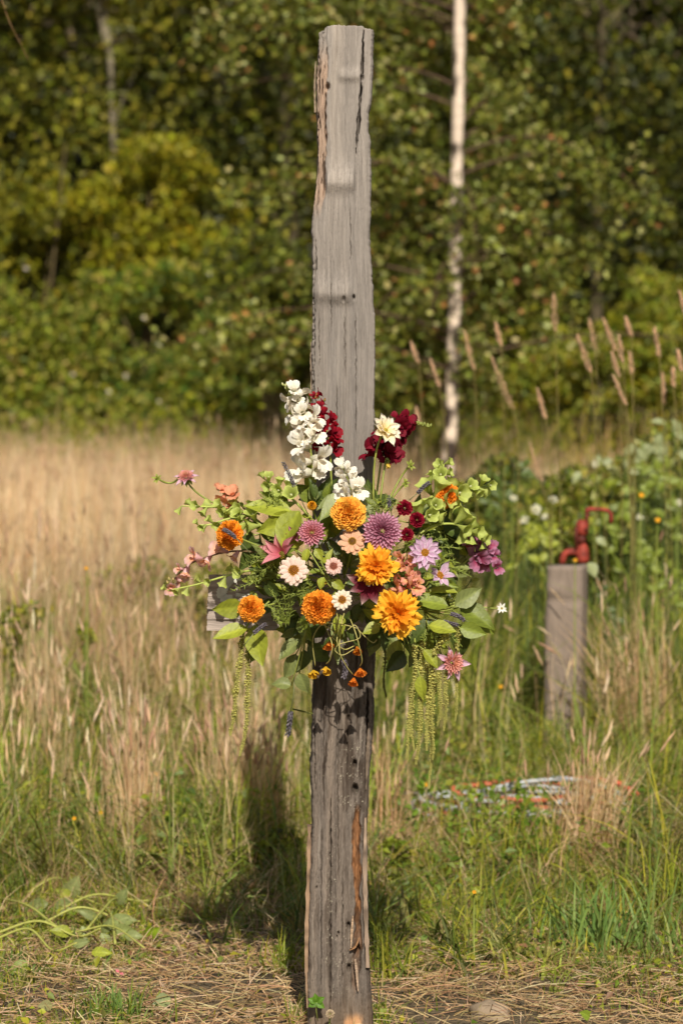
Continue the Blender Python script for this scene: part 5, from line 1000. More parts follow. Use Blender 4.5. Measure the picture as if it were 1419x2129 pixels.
sprig('leafy_cutting', 'small bright leaves under the round pink zinnia', (700, 1230), [(672, 1200, 26, 20, 250, 0.2, 0.3, G_LEAF2, 5.64), (690, 1205, 34, 22, 320, 0.2, 0.3, G_LEAF2, 5.64), (655, 1140, 30, 18, 300, .2, .3, G_LEAF2, 5.66), (640, 1140, 34, 18, 250, .2, .3, G_LEAF2, 5.66), (720, 1210, 40, 24, 340, 0, .3, G_DARK, 5.65)], G_LEAF2)

# leaves filling the heart of the arrangement
fill = [(600, 1120, 'leaves behind the pink side-facing dahlia'), (680, 1120, 'dark leaves between the pink pincushion dahlia and the peach zinnia'), (640, 1210, 'dark leaves below the pale pink zinnia'), (580, 1230, 'leaves between the pale zinnia and the sign board'), (700, 1300, 'dark leaves under the dark-eyed marigold on the post'), (760, 1260, 'dark leaves between the white zinnia and the largest golden flower'), (820, 1220, 'leaves behind the salmon snapdragon'), (870, 1100, 'leaves behind the crimson tufted flowers'), (920, 1110, 'leaves right of the crimson tufted flowers'), (930, 1180, 'leaves behind the half-open lavender dahlia'), (760, 1050, 'leaves right of the large orange marigold'), (660, 1030, 'leaves at the foot of the white snapdragon'), (570, 1180, 'leaves at the left above the sign board'), (620, 1290, 'leaves low on the left beside the dark-eyed marigold'), (800, 1310, 'leaves low on the right below the largest golden flower'), (880, 1220, 'leaves right of the salmon snapdragon'), (880, 1320, 'leaves at lower right above the amaranth'), (720, 1170, 'leaves in the very middle beside the round pink zinnia')]
for fx, fy, lb in fill:
    lv = []
    for i in range(11):
        a = random.uniform(0, 360); rr = random.uniform(0, 26); x, y = fx + rr * math.cos(math.radians(a)), fy + rr * math.sin(math.radians(a)); out_a = math.degrees(math.atan2(-(y - 1190), (x - 712))) + random.uniform(-80, 80)
        ln = random.uniform(34, 66); lv.append((x, y, ln, ln * random.uniform(0.45, 0.65), out_a, random.uniform(-.9, .9), random.uniform(0, .6), random.choice((G_LEAF, G_LEAF2, G_GREY, G_DARK, G_DARK)) * random.uniform(0.8, 1.1), min(dep(x, y) + random.uniform(0.05, 0.12), 5.84)))
    sprig('filler_foliage', 'mixed green ' + lb, (fx, fy), lv, G_LEAF, d0=5.82, group='leaves filling the arrangement')
for lb, b, tips, d in (('feathery green frond over the sign board beside the small marigold', (600, 1300), [(560, 1225), (585, 1215), (555, 1260), (580, 1300), (610, 1240), (598, 1215), (570, 1285)], 5.68), ('feathery green frond in the middle beside the maroon dahlia', (760, 1260), [(735, 1205), (750, 1195), (730, 1225), (775, 1240)], 5.66),
                       ('wispy green frond spreading at the left over the sign', (590, 1200), [(530, 1190), (500, 1205), (480, 1230), (520, 1215), (545, 1172), (560, 1160)], 5.74), ('feathery green frond right of the mauve dahlia', (840, 1150), [(870, 1120), (900, 1115), (930, 1120), (960, 1140), (850, 1125)], 5.70), ('wispy frond at the top left beside the broad leaves', (600, 1080), [(540, 1030), (560, 1020), (520, 1050)], 5.75), ('wispy frond behind the salmon snapdragon', (830, 1240), [(870, 1200), (885, 1225), (850, 1160), (812, 1150)], 5.67)):
    frond(lb, b, tips, d, c=lin(150, 164, 74))
for lb, b_, tips, d in (('wispy frond over the left end of the arrangement under the tilted marigold', (570, 1170), [(520, 1160), (535, 1140), (505, 1175), (545, 1195)], 5.70), ('feathery frond below the pale pink zinnia', (650, 1240), [(610, 1225), (625, 1245), (590, 1240), (640, 1215)], 5.66), ('feathery frond left of the purple sweet pea', (900, 1180), [(950, 1170), (965, 1190), (940, 1150), (980, 1200)], 5.70), ('feathery frond at the lower right under the leaves', (890, 1300), [(930, 1330), (960, 1345), (910, 1340), (880, 1335)], 5.68), ('wispy frond above the mauve dahlia', (790, 1080), [(780, 1040), (805, 1030), (830, 1045), (765, 1045)], 5.68)):
    frond(lb, b_, tips, d, c=lin(150, 164, 74))
for lb, b_, n_, spr in (('lime green leaflets at the upper left edge of the arrangement', (560, 1090), 14, 40), ('lime green leaflets under the bells at the upper right', (900, 1090), 14, 40), ('lime green leaflets at the left over the sign', (560, 1210), 12, 30), ('lime green leaflets among the flowers left of centre', (640, 1160), 12, 34), ('lime green leaflets below the crimson flowers', (840, 1140), 10, 26), ('lime green leaflets at the lower right edge', (930, 1260), 12, 40)):
    lv = []
    for i in range(n_):
        x, y = b_[0] + random.gauss(0, spr), b_[1] + random.gauss(0, spr * 0.6); ln = random.uniform(16, 34); lv.append((x, y, ln, ln * random.uniform(.4, .6), random.uniform(0, 360), random.uniform(-.8, .8), random.uniform(0, .6), random.choice((G_LEAF2, G_LIME * .8, G_LEAF)), dep(x, y) + random.uniform(0.03, 0.07)))
    sprig('small_leaf_sprig', lb, b_, lv, G_LEAF2, d0=5.80, group='small leafy sprigs in the arrangement')
# hidden binding twigs that carry the arrangement
for pts, lb in (([(560, 1190), (640, 1210), (760, 1215), (880, 1200)], 'bare tie twig across the post behind the flowers'), ([(660, 1335), (640, 1474), (615, 1470)][0:0] or [(650, 1484), (625, 1478), (608, 1474)], 'thin bare twig sticking out left of the post below the flowers')):
    r_ = thing('twig', lb, 'twig', Matrix.Translation(P(*pts[0], 5.85))); mb = MB(); tube(mb, spline([P(x, y, 5.86) for x, y in pts], 14), 0.002, 6, lin(96, 100, 50)); part_w('stem', mb, M_branch, r_)

# ------------------------------------------------------------------ short post with red yard hydrant
D = 10.0
sp = thing('short_post', 'short square weathered post standing in grass in front of the red hydrant', 'post', Matrix.Translation((P(1175, 0, D).x, D, 0)))
mb = MB(); rows = np.linspace(1176, 1640, 60); xl = np.interp(rows, [1176, 1230, 1300, 1450, 1640], [1134, 1133, 1129, 1128, 1128]); xr = np.interp(rows, [1176, 1300, 1450, 1640], [1223, 1223, 1221, 1218])
nper = 48; V = np.zeros((60, nper, 3)); C = np.zeros((60, nper, 3))
for j in range(60):
    a, b = (xl[j] - 709.5) / F * D, (xr[j] - 709.5) / F * D; z = H - (rows[j] - YH) / F * D; w = b - a; s = np.arange(nper) / nper * 4
    ux = np.where(s < 1, s, np.where(s < 2, 1, np.where(s < 3, 3 - s, 0))); uy = np.where(s < 1, 0, np.where(s < 2, s - 1, np.where(s < 3, 1, 4 - s)))
    q = 0.06; cx_, cy_ = ux - .5, uy - .5; rr = np.maximum(np.abs(cx_), np.abs(cy_)); l2 = (np.abs(cx_) ** 6 + np.abs(cy_) ** 6) ** (1 / 6); cx_, cy_ = cx_ * rr / l2, cy_ * rr / l2
    bmp = 0.010 * math.exp(-((rows[j] - 1222) / 12) ** 2) * (ux < 0.5) * (uy < 0.1) - 0.010 * math.exp(-((rows[j] - 1246) / 7) ** 2) * (uy < 0.1) + 0.004 * math.exp(-((rows[j] - 1360) / 10) ** 2) * (uy < .1)
    ca, sa = math.cos(-0.28), math.sin(-0.28); XX_, YY_ = cx_ * w * 0.86, cy_ * w * 0.86 - bmp
    V[j] = np.stack([(a + b) / 2 + XX_ * ca - YY_ * sa, D + XX_ * sa + YY_ * ca, np.full(nper, z)], -1)
    gn = vnoise(s * 14, np.full(nper, rows[j] * 0.006), 161); C[j] = lin(138, 123, 110) * (1 + 0.10 * gn)[:, None]
tp = V[0].mean(0)
mb.add(np.concatenate([V.reshape(-1, 3), tp[None]]), grid_faces(nper, 60, True), [(60 * nper, (i + 1) % nper, i) for i in range(nper)], np.concatenate([C.reshape(-1, 3), lin(150, 138, 124)[None]])); part_w('shaft', mb, M_wood, sp)
Dh = 10.16; hy = thing('yard_hydrant', 'red cast iron yard hydrant with raised lever handle behind the short post', 'hydrant', Matrix.Translation((P(1210, 0, Dh).x, Dh, 0)))
IR = lin(140, 54, 40); IRD = lin(96, 40, 30)
def hpart(name, pts, r, c=IR, sides=10, d=Dh):
    mb = MB(); tube(mb, [P(x, y, d) for x, y in pts], np.array(r) / F * d if not np.isscalar(r) else r / F * d, sides, c); return part_w(name, mb, M_iron, hy)
hpart('standpipe', [(1210, 1620), (1210, 1300), (1210, 1160)], 8, lin(140, 120, 110))
hpart('head', [(1210, 1172), (1210, 1166), (1210, 1160), (1210, 1140), (1210, 1136), (1210, 1130)], (8, 14, 14, 13, 10, 8), IR)
spo = hpart('spout', [(1210, 1148), (1190, 1147), (1178, 1148), (1171, 1153), (1169, 1162), (1168, 1172)], (10, 8, 7.5, 7.5, 7.5, 7), IR)
hpart('spout_thread', [(1168, 1170), (1167, 1180)], 6.5, lin(110, 70, 60)).parent = spo
hpart('neck', [(1208, 1132), (1208, 1120), (1208, 1112)], (8, 10, 8), IRD)
hpart('link_bar', [(1197, 1140), (1196, 1115), (1197, 1095)], 3.2, IRD, 6, Dh - 0.03)
cap_ = hpart('cap', [(1209, 1114), (1209, 1108), (1209, 1096), (1210, 1086), (1211, 1081)], (9, 14, 14, 12, 6), IR)
hpart('bolt', [(1216, 1100), (1222, 1100)], 4, IRD, 6, Dh - 0.03).parent = cap_
hpart('rod', [(1218, 1092), (1219, 1075), (1219, 1060)], 4.5, IRD, 7)
hpart('handle', [(1218, 1066), (1220, 1060), (1228, 1058), (1250, 1059), (1262, 1061), (1268, 1066), (1269, 1078), (1268, 1088)], (5, 5, 4.5, 4, 4.5, 4.5, 5, 4), IR)

# ------------------------------------------------------------------ coiled hoses in the grass
def coil(name, label, x, d, rx, ry, n, r, c, z0, seed, tails=()):
    rr = np.random.default_rng(seed); root = thing(name, label, 'hose', Matrix.Translation((P(x, 0, d).x, d, z0))); mb = MB(); pts = []; cx_ = P(x, 0, d).x
    off = rr.normal(0, 1, (n + 2, 4))
    for i in range(n * 22):
        th = i / 22 * 2 * math.pi + math.pi / 2; k_ = i / 22; o_ = np.array([np.interp(k_, np.arange(n + 2), off[:, q]) for q in range(4)])
        pts.append((cx_ + rx * (1 + 0.12 * o_[0]) * math.cos(th) + 0.05 * o_[1], d + ry * (1 + 0.3 * o_[2]) * math.sin(th) + 0.03 * o_[3], z0 + 0.03 + 0.05 * k_ / n + 0.03 * math.sin(th) + 0.012 * math.sin(th * 1.7 + seed) + 0.012 * o_[1]))
    tube(mb, np.array(pts), r, 7, c, c); part_w('hose', mb, M_hose, root)
    for t in tails: mb = MB(); tube(mb, spline(t, 20), r, 7, c); part_w('hose_end', mb, M_hose, root)
    return root
coil('grey_hose', 'loosely coiled pale blue-grey hose lying in the grass at right', 1055, 8.5, 0.30, 0.10, 5, 0.008, lin(172, 176, 178), 0.05, 3, tails=[[P(1180, 1660, 8.7), P(1060, 1668, 8.5), P(900, 1655, 8.5), P(835, 1648, 8.6)], [P(1010, 1650, 8.5), P(1100, 1632, 8.6), P(1170, 1640, 8.6), P(1235, 1632, 8.7)]])
coil('red_hose', 'rusty red hose coiled underneath the pale grey one', 1085, 8.55, 0.29, 0.10, 4, 0.0090, lin(190, 98, 68), 0.05, 8, tails=[[P(1190, 1655, 8.6), P(1120, 1664, 8.5), P(1040, 1660, 8.5)], [P(900, 1685, 8.5), P(870, 1700, 8.4), P(835, 1712, 8.3)]])

# ------------------------------------------------------------------ tall plumed grass on the right
heads = [(1150, 612, 690, 9), (965, 690, 770, 7), (1030, 675, 720, 6), (895, 750, 805, 5), (855, 715, 755, 6), (1022, 745, 850, 9), (1117, 812, 872, 5), (1200, 700, 775, 9), (1225, 665, 728, 7), (1254, 665, 730, 7), (1286, 702, 756, 6), (1308, 735, 778, 6), (1272, 735, 785, 6), (1300, 662, 700, 6), (1360, 683, 742, 7), (1412, 608, 672, 8), (1408, 730, 772, 6), (1276, 785, 842, 6), (1376, 778, 842, 5), (1398, 768, 806, 6), (1100, 922, 1000, 6), (865, 850, 882, 5)]
order = ['first', 'second', 'third', 'fourth', 'fifth', 'sixth', 'seventh', 'eighth', 'ninth', 'tenth', 'eleventh', 'twelfth', 'thirteenth', 'fourteenth', 'fifteenth', 'sixteenth', 'seventeenth', 'eighteenth', 'nineteenth', 'twentieth', 'twenty-first', 'twenty-second']
for i, (hx, y0, y1, w) in enumerate(sorted(heads)):
    d = random.uniform(9.6, 11.2); bx_ = hx + random.uniform(14, 60); base = Vector((P(bx_, 0, d).x, d, 0)); lean = (y1 - y0) * random.uniform(0.0, 0.42)
    root = thing('plumed_grass', 'tall plumed grass stalk on the right, %s counting from the post to the right edge' % order[i], 'grass stalk', Matrix.Translation(base), 'tall plumed grass stalks')
    mb = MB(); tube(mb, spline([base, P(hx + lean + (bx_ - hx) * 0.35, 1000 if y1 < 960 else 1120, d), P(hx + lean, y1, d), P(hx, y0 + 4, d)], 30), (0.0028, 0.002, 0.001), 5, lin(128, 128, 62), lin(176, 150, 100)); st_ = part_w('stalk', mb, M_grass, root)
    mb = MB(); L_ = P(hx, y0, d) - P(hx + lean, y1, d)
    nsp = random.randint(50, 84)
    for j in range(nsp):
        t = j / nsp; c_ = P(hx + lean, y1, d) + L_ * t; rr = random.uniform(.3, 1.2) * w / F * d * 0.62 * math.sin(math.pi * min(1, 0.2 + 0.8 * t)) ** 0.8; th = j * 2.4
        q = np.array(tuple(c_)) + np.array((math.cos(th) * rr, math.sin(th) * rr, 0)); e_ = q + np.array(tuple(L_.normalized())) * random.uniform(.006, .02) + np.array((math.cos(th), math.sin(th), 0)) * random.uniform(.001, .006); tube(mb, [q, (q + e_) / 2, e_], (0.0012, 0.0024, 0.0005), 4, lin(230, 192, 156) * random.uniform(.75, 1.15), cap=False)
    part_w('seed_head', mb, M_grass, root)
    for j in range(2):
        mb = MB(); h0 = random.uniform(0.2, 0.7); V, Q, T, C, _, _ = blades(np.array([base.x]), np.array([d]), np.array([random.uniform(.3, .6)]), np.array([0.009]), np.array([0.7]), G_LEAF[None] * .9, G_LEAF[None], 4, np.array([h0])); mb.add(V, Q, T, C); part_w('blade', mb, M_grass, root).parent = st_

# ------------------------------------------------------------------ clumps and tussocks
def clump(name, label, x, d, n, h, w, spread, lean, cols, heads=0.0, wid=(0.003, 0.006), cat='grass clump', group=None, dirbias=None):
    cx_ = P(x, 0, d).x; root = thing(name, label, cat, Matrix.Translation((cx_, d, 0)), group); mb = MB(); xs = cx_ + rng.normal(0, spread, n); ys = d + rng.normal(0, spread, n)
    c = pick(cols, n, 0.15); yw = rng.uniform(0, 2 * math.pi, n) if dirbias is None else np.where(rng.random(n) < 0.5, rng.normal(dirbias[0], dirbias[1], n), rng.uniform(0, 6.28, n))
    V, Q, T, C, tip, td = blades(xs, ys, rng.uniform(*h, n), rng.uniform(*wid, n), np.abs(rng.normal(lean, lean * 0.7, n)), c * 0.95, c, 5, yaw=yw); mb.add(V, Q, T, C); o = part_w('blades', mb, M_grass, root); o['kind'] = 'stuff'
    if heads:
        s = rng.random(n) < heads; mb = MB(); V, Q, C = seed_heads(tip[s], td[s], rng.uniform(.05, .10, s.sum()), rng.uniform(.003, .006, s.sum()), pick(HEAD, s.sum()), 5, 6, 0.5); mb.add(V, Q, None, C); o = part_w('seed_heads', mb, M_grass, root); o['kind'] = 'stuff'
    return root
clump('dry_grass_clump', 'upright bundle of pale dry grass at lower left', 280, 8.05, 130, (0.28, 0.52), 0, 0.035, 0.10, DRY, 0.3)
clump('dry_grass_clump', 'pale dry grass clump beside the left amaranth tassels', 480, 8.35, 120, (0.26, 0.48), 0, 0.05, 0.14, DRY, 0.3)
clump('dry_grass_clump', 'pale dry grass clump in front of the shade left of the post', 548, 8.25, 110, (0.24, 0.46), 0, 0.04, 0.12, DRY, 0.2)
clump('dry_grass_clump', 'leaning tan grass clump at right in front of the hoses', 1215, 7.95, 230, (0.22, 0.46), 0, 0.045, 0.22, DRY + STRAW[:1], 0.15, dirbias=(0.2, 0.6))
clump('dry_grass_clump', 'drooping dry grass bundle right of the short post', 1330, 9.8, 170, (0.45, 0.85), 0, 0.06, 0.3, DRY, 0.15, dirbias=(2.6, 0.7))
clump('dry_grass_clump', 'dry stalks standing close to the right of the post', 800, 8.2, 60, (0.25, 0.5), 0, 0.05, 0.15, DRY, 0.3)
clump('grass_tussock', 'thin green grass standing across the coiled hoses', 1010, 8.15, 90, (0.15, 0.36), 0, 0.16, 0.3, GREEN, 0, (0.002, 0.005), 'tussock')
clump('dry_grass_clump', 'scattered dry stalks standing in front of the coiled hoses', 1080, 8.1, 34, (0.2, 0.5), 0, 0.17, 0.2, DRY, 0.2, (0.002, 0.004))
clump('grass_tussock', 'green grass growing up the foot of the short post', 1175, 9.55, 150, (0.2, 0.42), 0, 0.12, 0.5, GREEN, 0, (0.003, 0.007), 'tussock')
clump('grass_tussock', 'green grass blades arching left of the short post', 1090, 9.3, 120, (0.25, 0.5), 0, 0.10, 0.7, GREEN, 0, (0.004, 0.009), 'tussock')
clump('grass_tussock', 'long green grass arching at the far right in the middle distance', 1370, 8.6, 130, (0.25, 0.5), 0, 0.10, 0.7, GREEN, 0, (0.004, 0.009), 'tussock')
clump('grass_tussock', 'rough green grass right of the blue-green tussock', 1400, 7.2, 130, (0.12, 0.3), 0, 0.08, 0.6, GREEN, 0, (0.003, 0.007), 'tussock')
clump('grass_tussock', 'rough green grass between the post and the blue-green tussock', 1010, 7.0, 120, (0.06, 0.2), 0, 0.10, 0.6, GREEN, 0, (0.003, 0.006), 'tussock')
clump('grass_tussock', 'rough green grass at the left edge above the cut stems', 60, 7.75, 150, (0.1, 0.26), 0, 0.10, 0.6, GREEN, 0, (0.003, 0.007), 'tussock')
clump('grass_tussock', 'thin grass growing tight against the left of the post foot', 622, 5.96, 60, (0.03, 0.12), 0, 0.022, 0.5, GREEN + DRY[:2], 0, (0.0015, 0.004), 'tussock')
clump('grass_tussock', 'thin grass growing tight against the right of the post foot', 788, 5.97, 40, (0.03, 0.12), 0, 0.016, 0.5, GREEN + DRY[:2], 0, (0.0015, 0.004), 'tussock')
clump('grass_tussock', 'short grass and dead stems in front of the post foot', 668, 5.84, 34, (0.015, 0.05), 0, 0.02, 0.7, GREEN + DRY[:3], 0, (0.0012, 0.003), 'tussock')
clump('grass_tussock', 'tall rank grass rising at the right edge behind the hydrant', 1390, 11.3, 170, (0.5, 0.95), 0, 0.16, 0.35, GREEN + DRY[:1], 0.05, (0.004, 0.010), 'tussock')
clump('grass_tussock', 'tall rank grass between the hydrant and the right edge', 1300, 10.6, 150, (0.4, 0.8), 0, 0.12, 0.4, GREEN + DRY[:1], 0.05, (0.004, 0.010), 'tussock')
clump('grass_tussock', 'tall rank grass between the arrangement and the hydrant', 1070, 11.0, 150, (0.4, 0.8), 0, 0.14, 0.4, GREEN + DRY[:1], 0.05, (0.004, 0.010), 'tussock')
BLUE = [lin(124, 148, 74), lin(106, 134, 62), lin(142, 160, 88)]
clump('grass_tussock', 'blue-green grass tussock at lower right', 1262, 6.75, 130, (0.10, 0.27), 0, 0.075, 0.45, BLUE, 0, (0.005, 0.010), 'tussock')
clump('grass_tussock', 'short green grass tuft at the bottom left', 250, 6.03, 160, (0.05, 0.11), 0, 0.045, 0.7, BLUE[:2] + GREEN[1:2], 0, (0.003, 0.006), 'tussock')
clump('grass_tussock', 'green grass tuft just right of the post foot', 800, 6.45, 40, (0.06, 0.2), 0, 0.03, 0.4, GREEN, 0, (0.003, 0.006), 'tussock')
clump('grass_tussock', 'green grass tuft just left of the post foot', 600, 6.5, 60, (0.05, 0.15), 0, 0.035, 0.5, GREEN, 0, (0.003, 0.006), 'tussock')
clump('grass_tussock', 'tall green grass clump below the hoses', 1060, 7.75, 150, (0.14, 0.30), 0, 0.10, 0.3, GREEN, 0, (0.003, 0.006), 'tussock')

# ------------------------------------------------------------------ cut greenery and small things on the ground
def cut_stem(label, pts, leaves, c=lin(166, 168, 84)):
    q = [Vector(((x - 709.5) / F * (F * H / (y - YH)), F * H / (y - YH), 0.0)) for x, y in pts]; hz = [0.035 + 0.035 * math.sin(i * 1.7) ** 2 for i in range(len(q))]
    q = [v + Vector((0, 0, h_)) for v, h_ in zip(q, hz)]; root = thing('cut_stem', label, 'cut plant', Matrix.Translation(q[0]), 'cut green stems on the ground'); mb = MB(); tube(mb, spline(q, 24), (0.004, 0.0022), 6, c, c * 1.1); st_ = part_w('stem', mb, M_stem, root)
    for (x, y, lp, wp, ang, cc) in leaves: leaf_part(root, x, y, lp, wp, ang, F * (H - 0.04) / (y - YH), cc, random.uniform(-.4, .4), 0.5, 0.2, 0.3, name='leaf', stem=st_)
PALE = lin(140, 150, 92)
cut_stem('long cut stem lying slanted at the lower left edge', [(-10, 1890), (60, 1935), (140, 1965), (230, 1975), (300, 2005)], [(150, 1965, 40, 20, 20, PALE)])
cut_stem('cut stem with broad pale leaves, uppermost in the lower left pile', [(140, 1870), (190, 1845), (240, 1832), (300, 1832)], [(160, 1880, 58, 40, 190, PALE), (190, 1900, 54, 30, 320, PALE), (150, 1868, 40, 24, 140, G_LEAF2)])
cut_stem('cut stem with grey leaves pointing right in the lower left pile', [(120, 1920), (200, 1910), (300, 1900), (390, 1894)], [(230, 1920, 60, 34, 20, G_GREY * 1.15), (240, 1935, 44, 30, 5, G_GREY * 1.15), (170, 1925, 60, 24, 300, PALE)])
cut_stem('pale cut stem lowest in the lower left pile', [(-10, 1980), (60, 1985), (110, 2005), (160, 2012)], [(60, 2000, 50, 26, 200, G_LEAF)])
cut_stem('thin yellowish cut stem in the lower left pile above the tuft', [(-10, 1968), (80, 1968), (160, 1975), (210, 1980)], [(190, 1980, 46, 24, 10, G_LEAF2)])
cut_stem('branching cut stem in the middle of the lower left pile', [(240, 1990), (230, 1950), (200, 1905), (160, 1910)], [(215, 1940, 40, 22, 60, PALE), (205, 1910, 50, 20, 150, PALE)])
for k_, (lb, pts_, lv_) in enumerate((('cut stem curving upward on the right of the lower left pile', [(180, 1960), (230, 1925), (250, 1890), (240, 1850)], [(232, 1920, 44, 30, 30, PALE), (246, 1880, 40, 26, 70, PALE)]), ('short cut stem with wide leaves at the top left of the pile', [(60, 1880), (110, 1875), (150, 1862)], [(100, 1876, 56, 36, 200, PALE), (140, 1866, 54, 40, 60, lin(156, 164, 104)), (120, 1876, 44, 26, 320, G_GREY)]), ('cut stem lying across the middle of the pile', [(90, 1945), (170, 1938), (260, 1945), (290, 1965)], [(150, 1940, 48, 28, 160, G_LEAF2), (210, 1940, 56, 26, 310, PALE), (260, 1946, 40, 24, 10, PALE)]))):
    cut_stem(lb, pts_, lv_)
def ground_leaf(label, x, y, lp, wp, ang, c):
    d = F * (H - 0.03) / (y - YH); root = thing('fallen_leaf', label, 'leaf', Matrix.Translation(P(x, y, d)), 'loose leaves on the ground'); leaf_part(root, x, y, lp, wp, ang, d, c, 0.2, 0.9, 0.2, 0.2, name='blade')
ground_leaf('pale green leaf lying on straw at lower left', 355, 2075, 44, 34, 190, lin(140, 150, 100)); ground_leaf('bright yellow-green leaf beside the cut pile', 305, 1945, 36, 30, 40, lin(140, 166, 40)); ground_leaf('green leaf on the ground near the bottom right', 1225, 2115, 30, 22, 140, lin(130, 150, 50))
ground_leaf('pale leaf on the ground at the bottom left edge', 110, 2090, 34, 24, 170, lin(150, 146, 96))

# rock
d = 6.06; rk = thing('field_stone', 'rounded pale stone half sunk in straw at the bottom right', 'stone', Matrix.Translation(P(1018, 2112, d))); mb = MB(); nu, nv = 28, 16; V = []
for j in range(nv):
    for i in range(nu):
        th, ph = i / nu * 2 * math.pi, j / (nv - 1) * math.pi; n_ = float(1 + 0.16 * vnoise(np.array(math.cos(th) * 1.6 + 7), np.array(math.cos(ph) * 1.8 + 4 + math.sin(th)), 171) + 0.06 * vnoise(np.array(math.cos(th) * 5 + 7), np.array(math.cos(ph) * 5 + 4 + 3 * math.sin(th)), 172))
        V.append((0.05 * n_ * math.sin(ph) ** 0.8 * math.cos(th), 0.05 * n_ * math.sin(ph) ** 0.8 * math.sin(th), 0.036 * (0.5 + 0.5 * n_) * math.cos(ph)))
V = np.array(V) + np.array(tuple(P(1018, 2112, d))); mb.add(V, grid_faces(nu, nv, True)[:, ::-1], None, lin(150, 132, 110)); part_w('stone', mb, M_rock, rk)
V, T, C = None, None, None
# little plants at the foot of the post
root = thing('seedling', 'small bright green seedling in front of the post foot', 'plant', Matrix.Translation(P(660, 2110, 5.86)))
for a in (40, 100, 150, 200, 330): leaf_part(root, 658, 2084, 20, 15, a, 5.85, lin(96, 136, 36), 0, 0.4)
mb = MB(); tube(mb, [P(660, 2122, 5.86), P(657, 2100, 5.855), P(658, 2084, 5.85)], 0.0012, 5, G_STEM); part_w('stem', mb, M_stem, root)
phyllo('clover_head', 'dry white clover head at the foot of the post', 686, 2108, 11, (0, 0.3), 60, 'strap', 0.3, lin(206, 186, 150), lin(214, 196, 166), 1.5, -0.9, 0.5, 0.3, 0.3, d=5.83, join=True, squash=0.5, to=P(684, 2135, 5.84))
bloom('fallen_petal', 'fallen pink petal lying in the lower left grass', 249, 2022, 12, (0, 1.0), [dict(n=2, L=1, tilt=0.1, prof='ovate', W=0.6, c0=lin(214, 100, 110), c1=lin(226, 150, 156))], d=F * (H - 0.04) / (2022 - YH), stem=False, cat='petal')

# leafy weeds on the right, white and yellow wildflowers
def weed(label, x, y, d, leaves, c, name='broadleaf_weed'):
    base = Vector((P(x, 0, d).x, d, 0)); root = thing(name, label, 'weed', Matrix.Translation(base))
    for lx, ly, lp, wp, ang in leaves:
        mb = MB(); b0 = base + Vector(((P(lx, ly, d).x - base.x) * 0.6, random.uniform(-.2, .2), 0)); tube(mb, bez(b0, (b0 + P(lx, ly, d)) / 2 + Vector((random.uniform(-.05, .05), 0, .05)), P(lx, ly, d), 8), 0.0016, 5, G_DARK); st_ = part_w('stem', mb, M_stem, root); leaf_part(root, lx, ly, lp, wp, ang, d - .02, c, random.uniform(-.4, .4), 0.4, 0.2, 0.3, stem=st_)
    return root
SILV = lin(156, 164, 116)
def weed_leaves(pts, n, lp):
    out_ = []
    for i in range(n):
        x, y = random.choice(pts); out_.append((x + random.gauss(0, 16), y + random.gauss(0, 14), random.uniform(.6, 1.1) * lp, random.uniform(.4, .62) * lp, random.uniform(-60, 240)))
    return out_
weed('pale silvery-leaved bramble standing at the right edge', 1330, 950, 12.5, weed_leaves([(1390, 895), (1350, 930), (1300, 965), (1235, 970), (1380, 960), (1420, 890), (1420, 940)], 26, 32), SILV)
weed('green leafy bramble below the silvery one on the right', 1350, 1060, 12.0, weed_leaves([(1390, 1000), (1330, 1020), (1290, 1050), (1380, 1060), (1400, 1090), (1340, 980)], 30, 34), G_LEAF)
for (lb, wx, wy, wd, pts_, n_, lp_, cc_) in (('bushy green weed behind the hydrant handle', 1290, 1120, 11.2, [(1270, 1100), (1310, 1130), (1340, 1160), (1290, 1160)], 24, 30, G_LEAF), ('dark leafy weed right of the short post', 1260, 1260, 10.3, [(1250, 1230), (1260, 1270), (1275, 1310)], 18, 26, G_DARK), ('leafy weed left of the hydrant spout', 1110, 1130, 10.8, [(1090, 1110), (1120, 1140), (1080, 1160), (1130, 1110)], 22, 28, G_LEAF2), ('leafy weed at the right edge in the middle distance', 1390, 1250, 10.5, [(1400, 1200), (1380, 1240), (1410, 1280)], 20, 30, G_LEAF), ('leafy weed right of the arrangement above the grass', 1050, 1010, 12.5, [(1040, 1000), (1080, 990), (1020, 1030), (1070, 1040)], 22, 28, G_DARK * 1.2)):
    weed(lb, wx, wy, wd, weed_leaves(pts_, n_, lp_), cc_)
weed('broad round grey leaf hanging beside the hydrant', 1240, 1200, 10.1, [(1222, 1170, 34, 30, 305), (1238, 1118, 28, 18, 330)], SILV)
weed('lobed pale leaf standing at the lower left', 95, 1790, 7.9, [(85, 1790, 30, 26, 100), (92, 1795, 30, 24, 50), (80, 1797, 28, 22, 150), (230, 1790, 30, 24, 80)], lin(130, 146, 96))
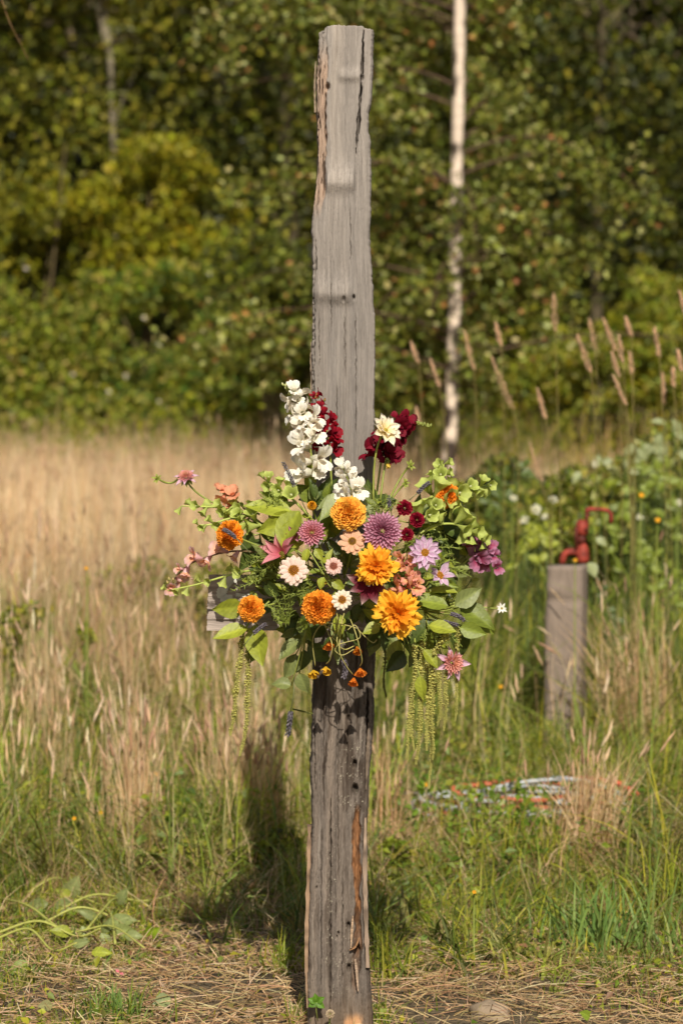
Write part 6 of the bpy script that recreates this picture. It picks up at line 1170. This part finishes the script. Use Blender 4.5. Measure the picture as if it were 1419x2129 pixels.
for x, y, r, lb in ((1112, 1060, 17, 'white wildflower head right of the arrangement, largest of its cluster'), (1066, 1036, 11, 'white wildflower head nearest the green bells on the right'), (1090, 1083, 14, 'white wildflower head under the largest of the right-hand cluster'), (1150, 1040, 15, 'greenish white wildflower head above the hydrant post'), (1132, 1075, 10, 'small white wildflower between the others left of the hydrant'), (1328, 1076, 11, 'white wildflower head right of the hydrant handle'), (1410, 1046, 11, 'white wildflower at the right edge'), (1236, 965, 12, 'white wildflower below the silvery bramble')):
    d = 11.0; bloom('white_wildflower', lb, x, y, r * 0.78, (random.uniform(-.3, .3), 0.6), [dict(n=9, L=1, tilt=0.3, prof='round', W=0.5, c0=lin(200, 200, 160), c1=lin(222, 220, 200), jit=.2), dict(n=6, L=.6, tilt=.8, prof='round', W=.5, c0=lin(200, 200, 160), c1=lin(222, 220, 200), jit=.2)], d=d, to=Vector((P(x, 0, d).x, d, 0)), group='white wildflowers on the right')
YL = ['tiny yellow wildflower above and right of the hydrant handle', 'tiny yellow wildflower near the right edge below the white wildflower', 'tiny yellow wildflower between hydrant spout and its pipe', 'tiny yellow wildflower beside the lowest amaranth tips', 'tiny yellow wildflower left of the short post', 'tiny yellow wildflower right of the upright dry bundle at lower left',
 'tiny yellow wildflower at left, below the one furthest left', 'tiny yellow wildflower furthest left in the green grass', 'tiny yellow wildflower left of the upright dry bundle, lowest one', 'tiny yellow wildflower up in the dry field at the left', 'tiny yellow wildflower in the grass at the far right below the hydrant', 'tiny yellow wildflower low on the right in front of the hoses']
for i, (x, y) in enumerate(((1332, 1030), (1366, 1082), (1195, 1165), (886, 1632), (1040, 1428), (325, 1610), (210, 1690), (100, 1560), (155, 1702), (180, 1182), (1355, 1520), (985, 1855))):
    d = 9.4 if y < 1500 else F * (H - 0.2) / (y - YH); bloom('yellow_wildflower', YL[i], x, y, 5 if y > 1100 else 7, (0, 0.6), [dict(n=5, L=1, tilt=.3, prof='round', W=.8, c0=lin(226, 160, 30), c1=lin(236, 176, 40))], d=d, to=Vector((P(x, 0, d).x, d, 0)), group='yellow wildflowers')
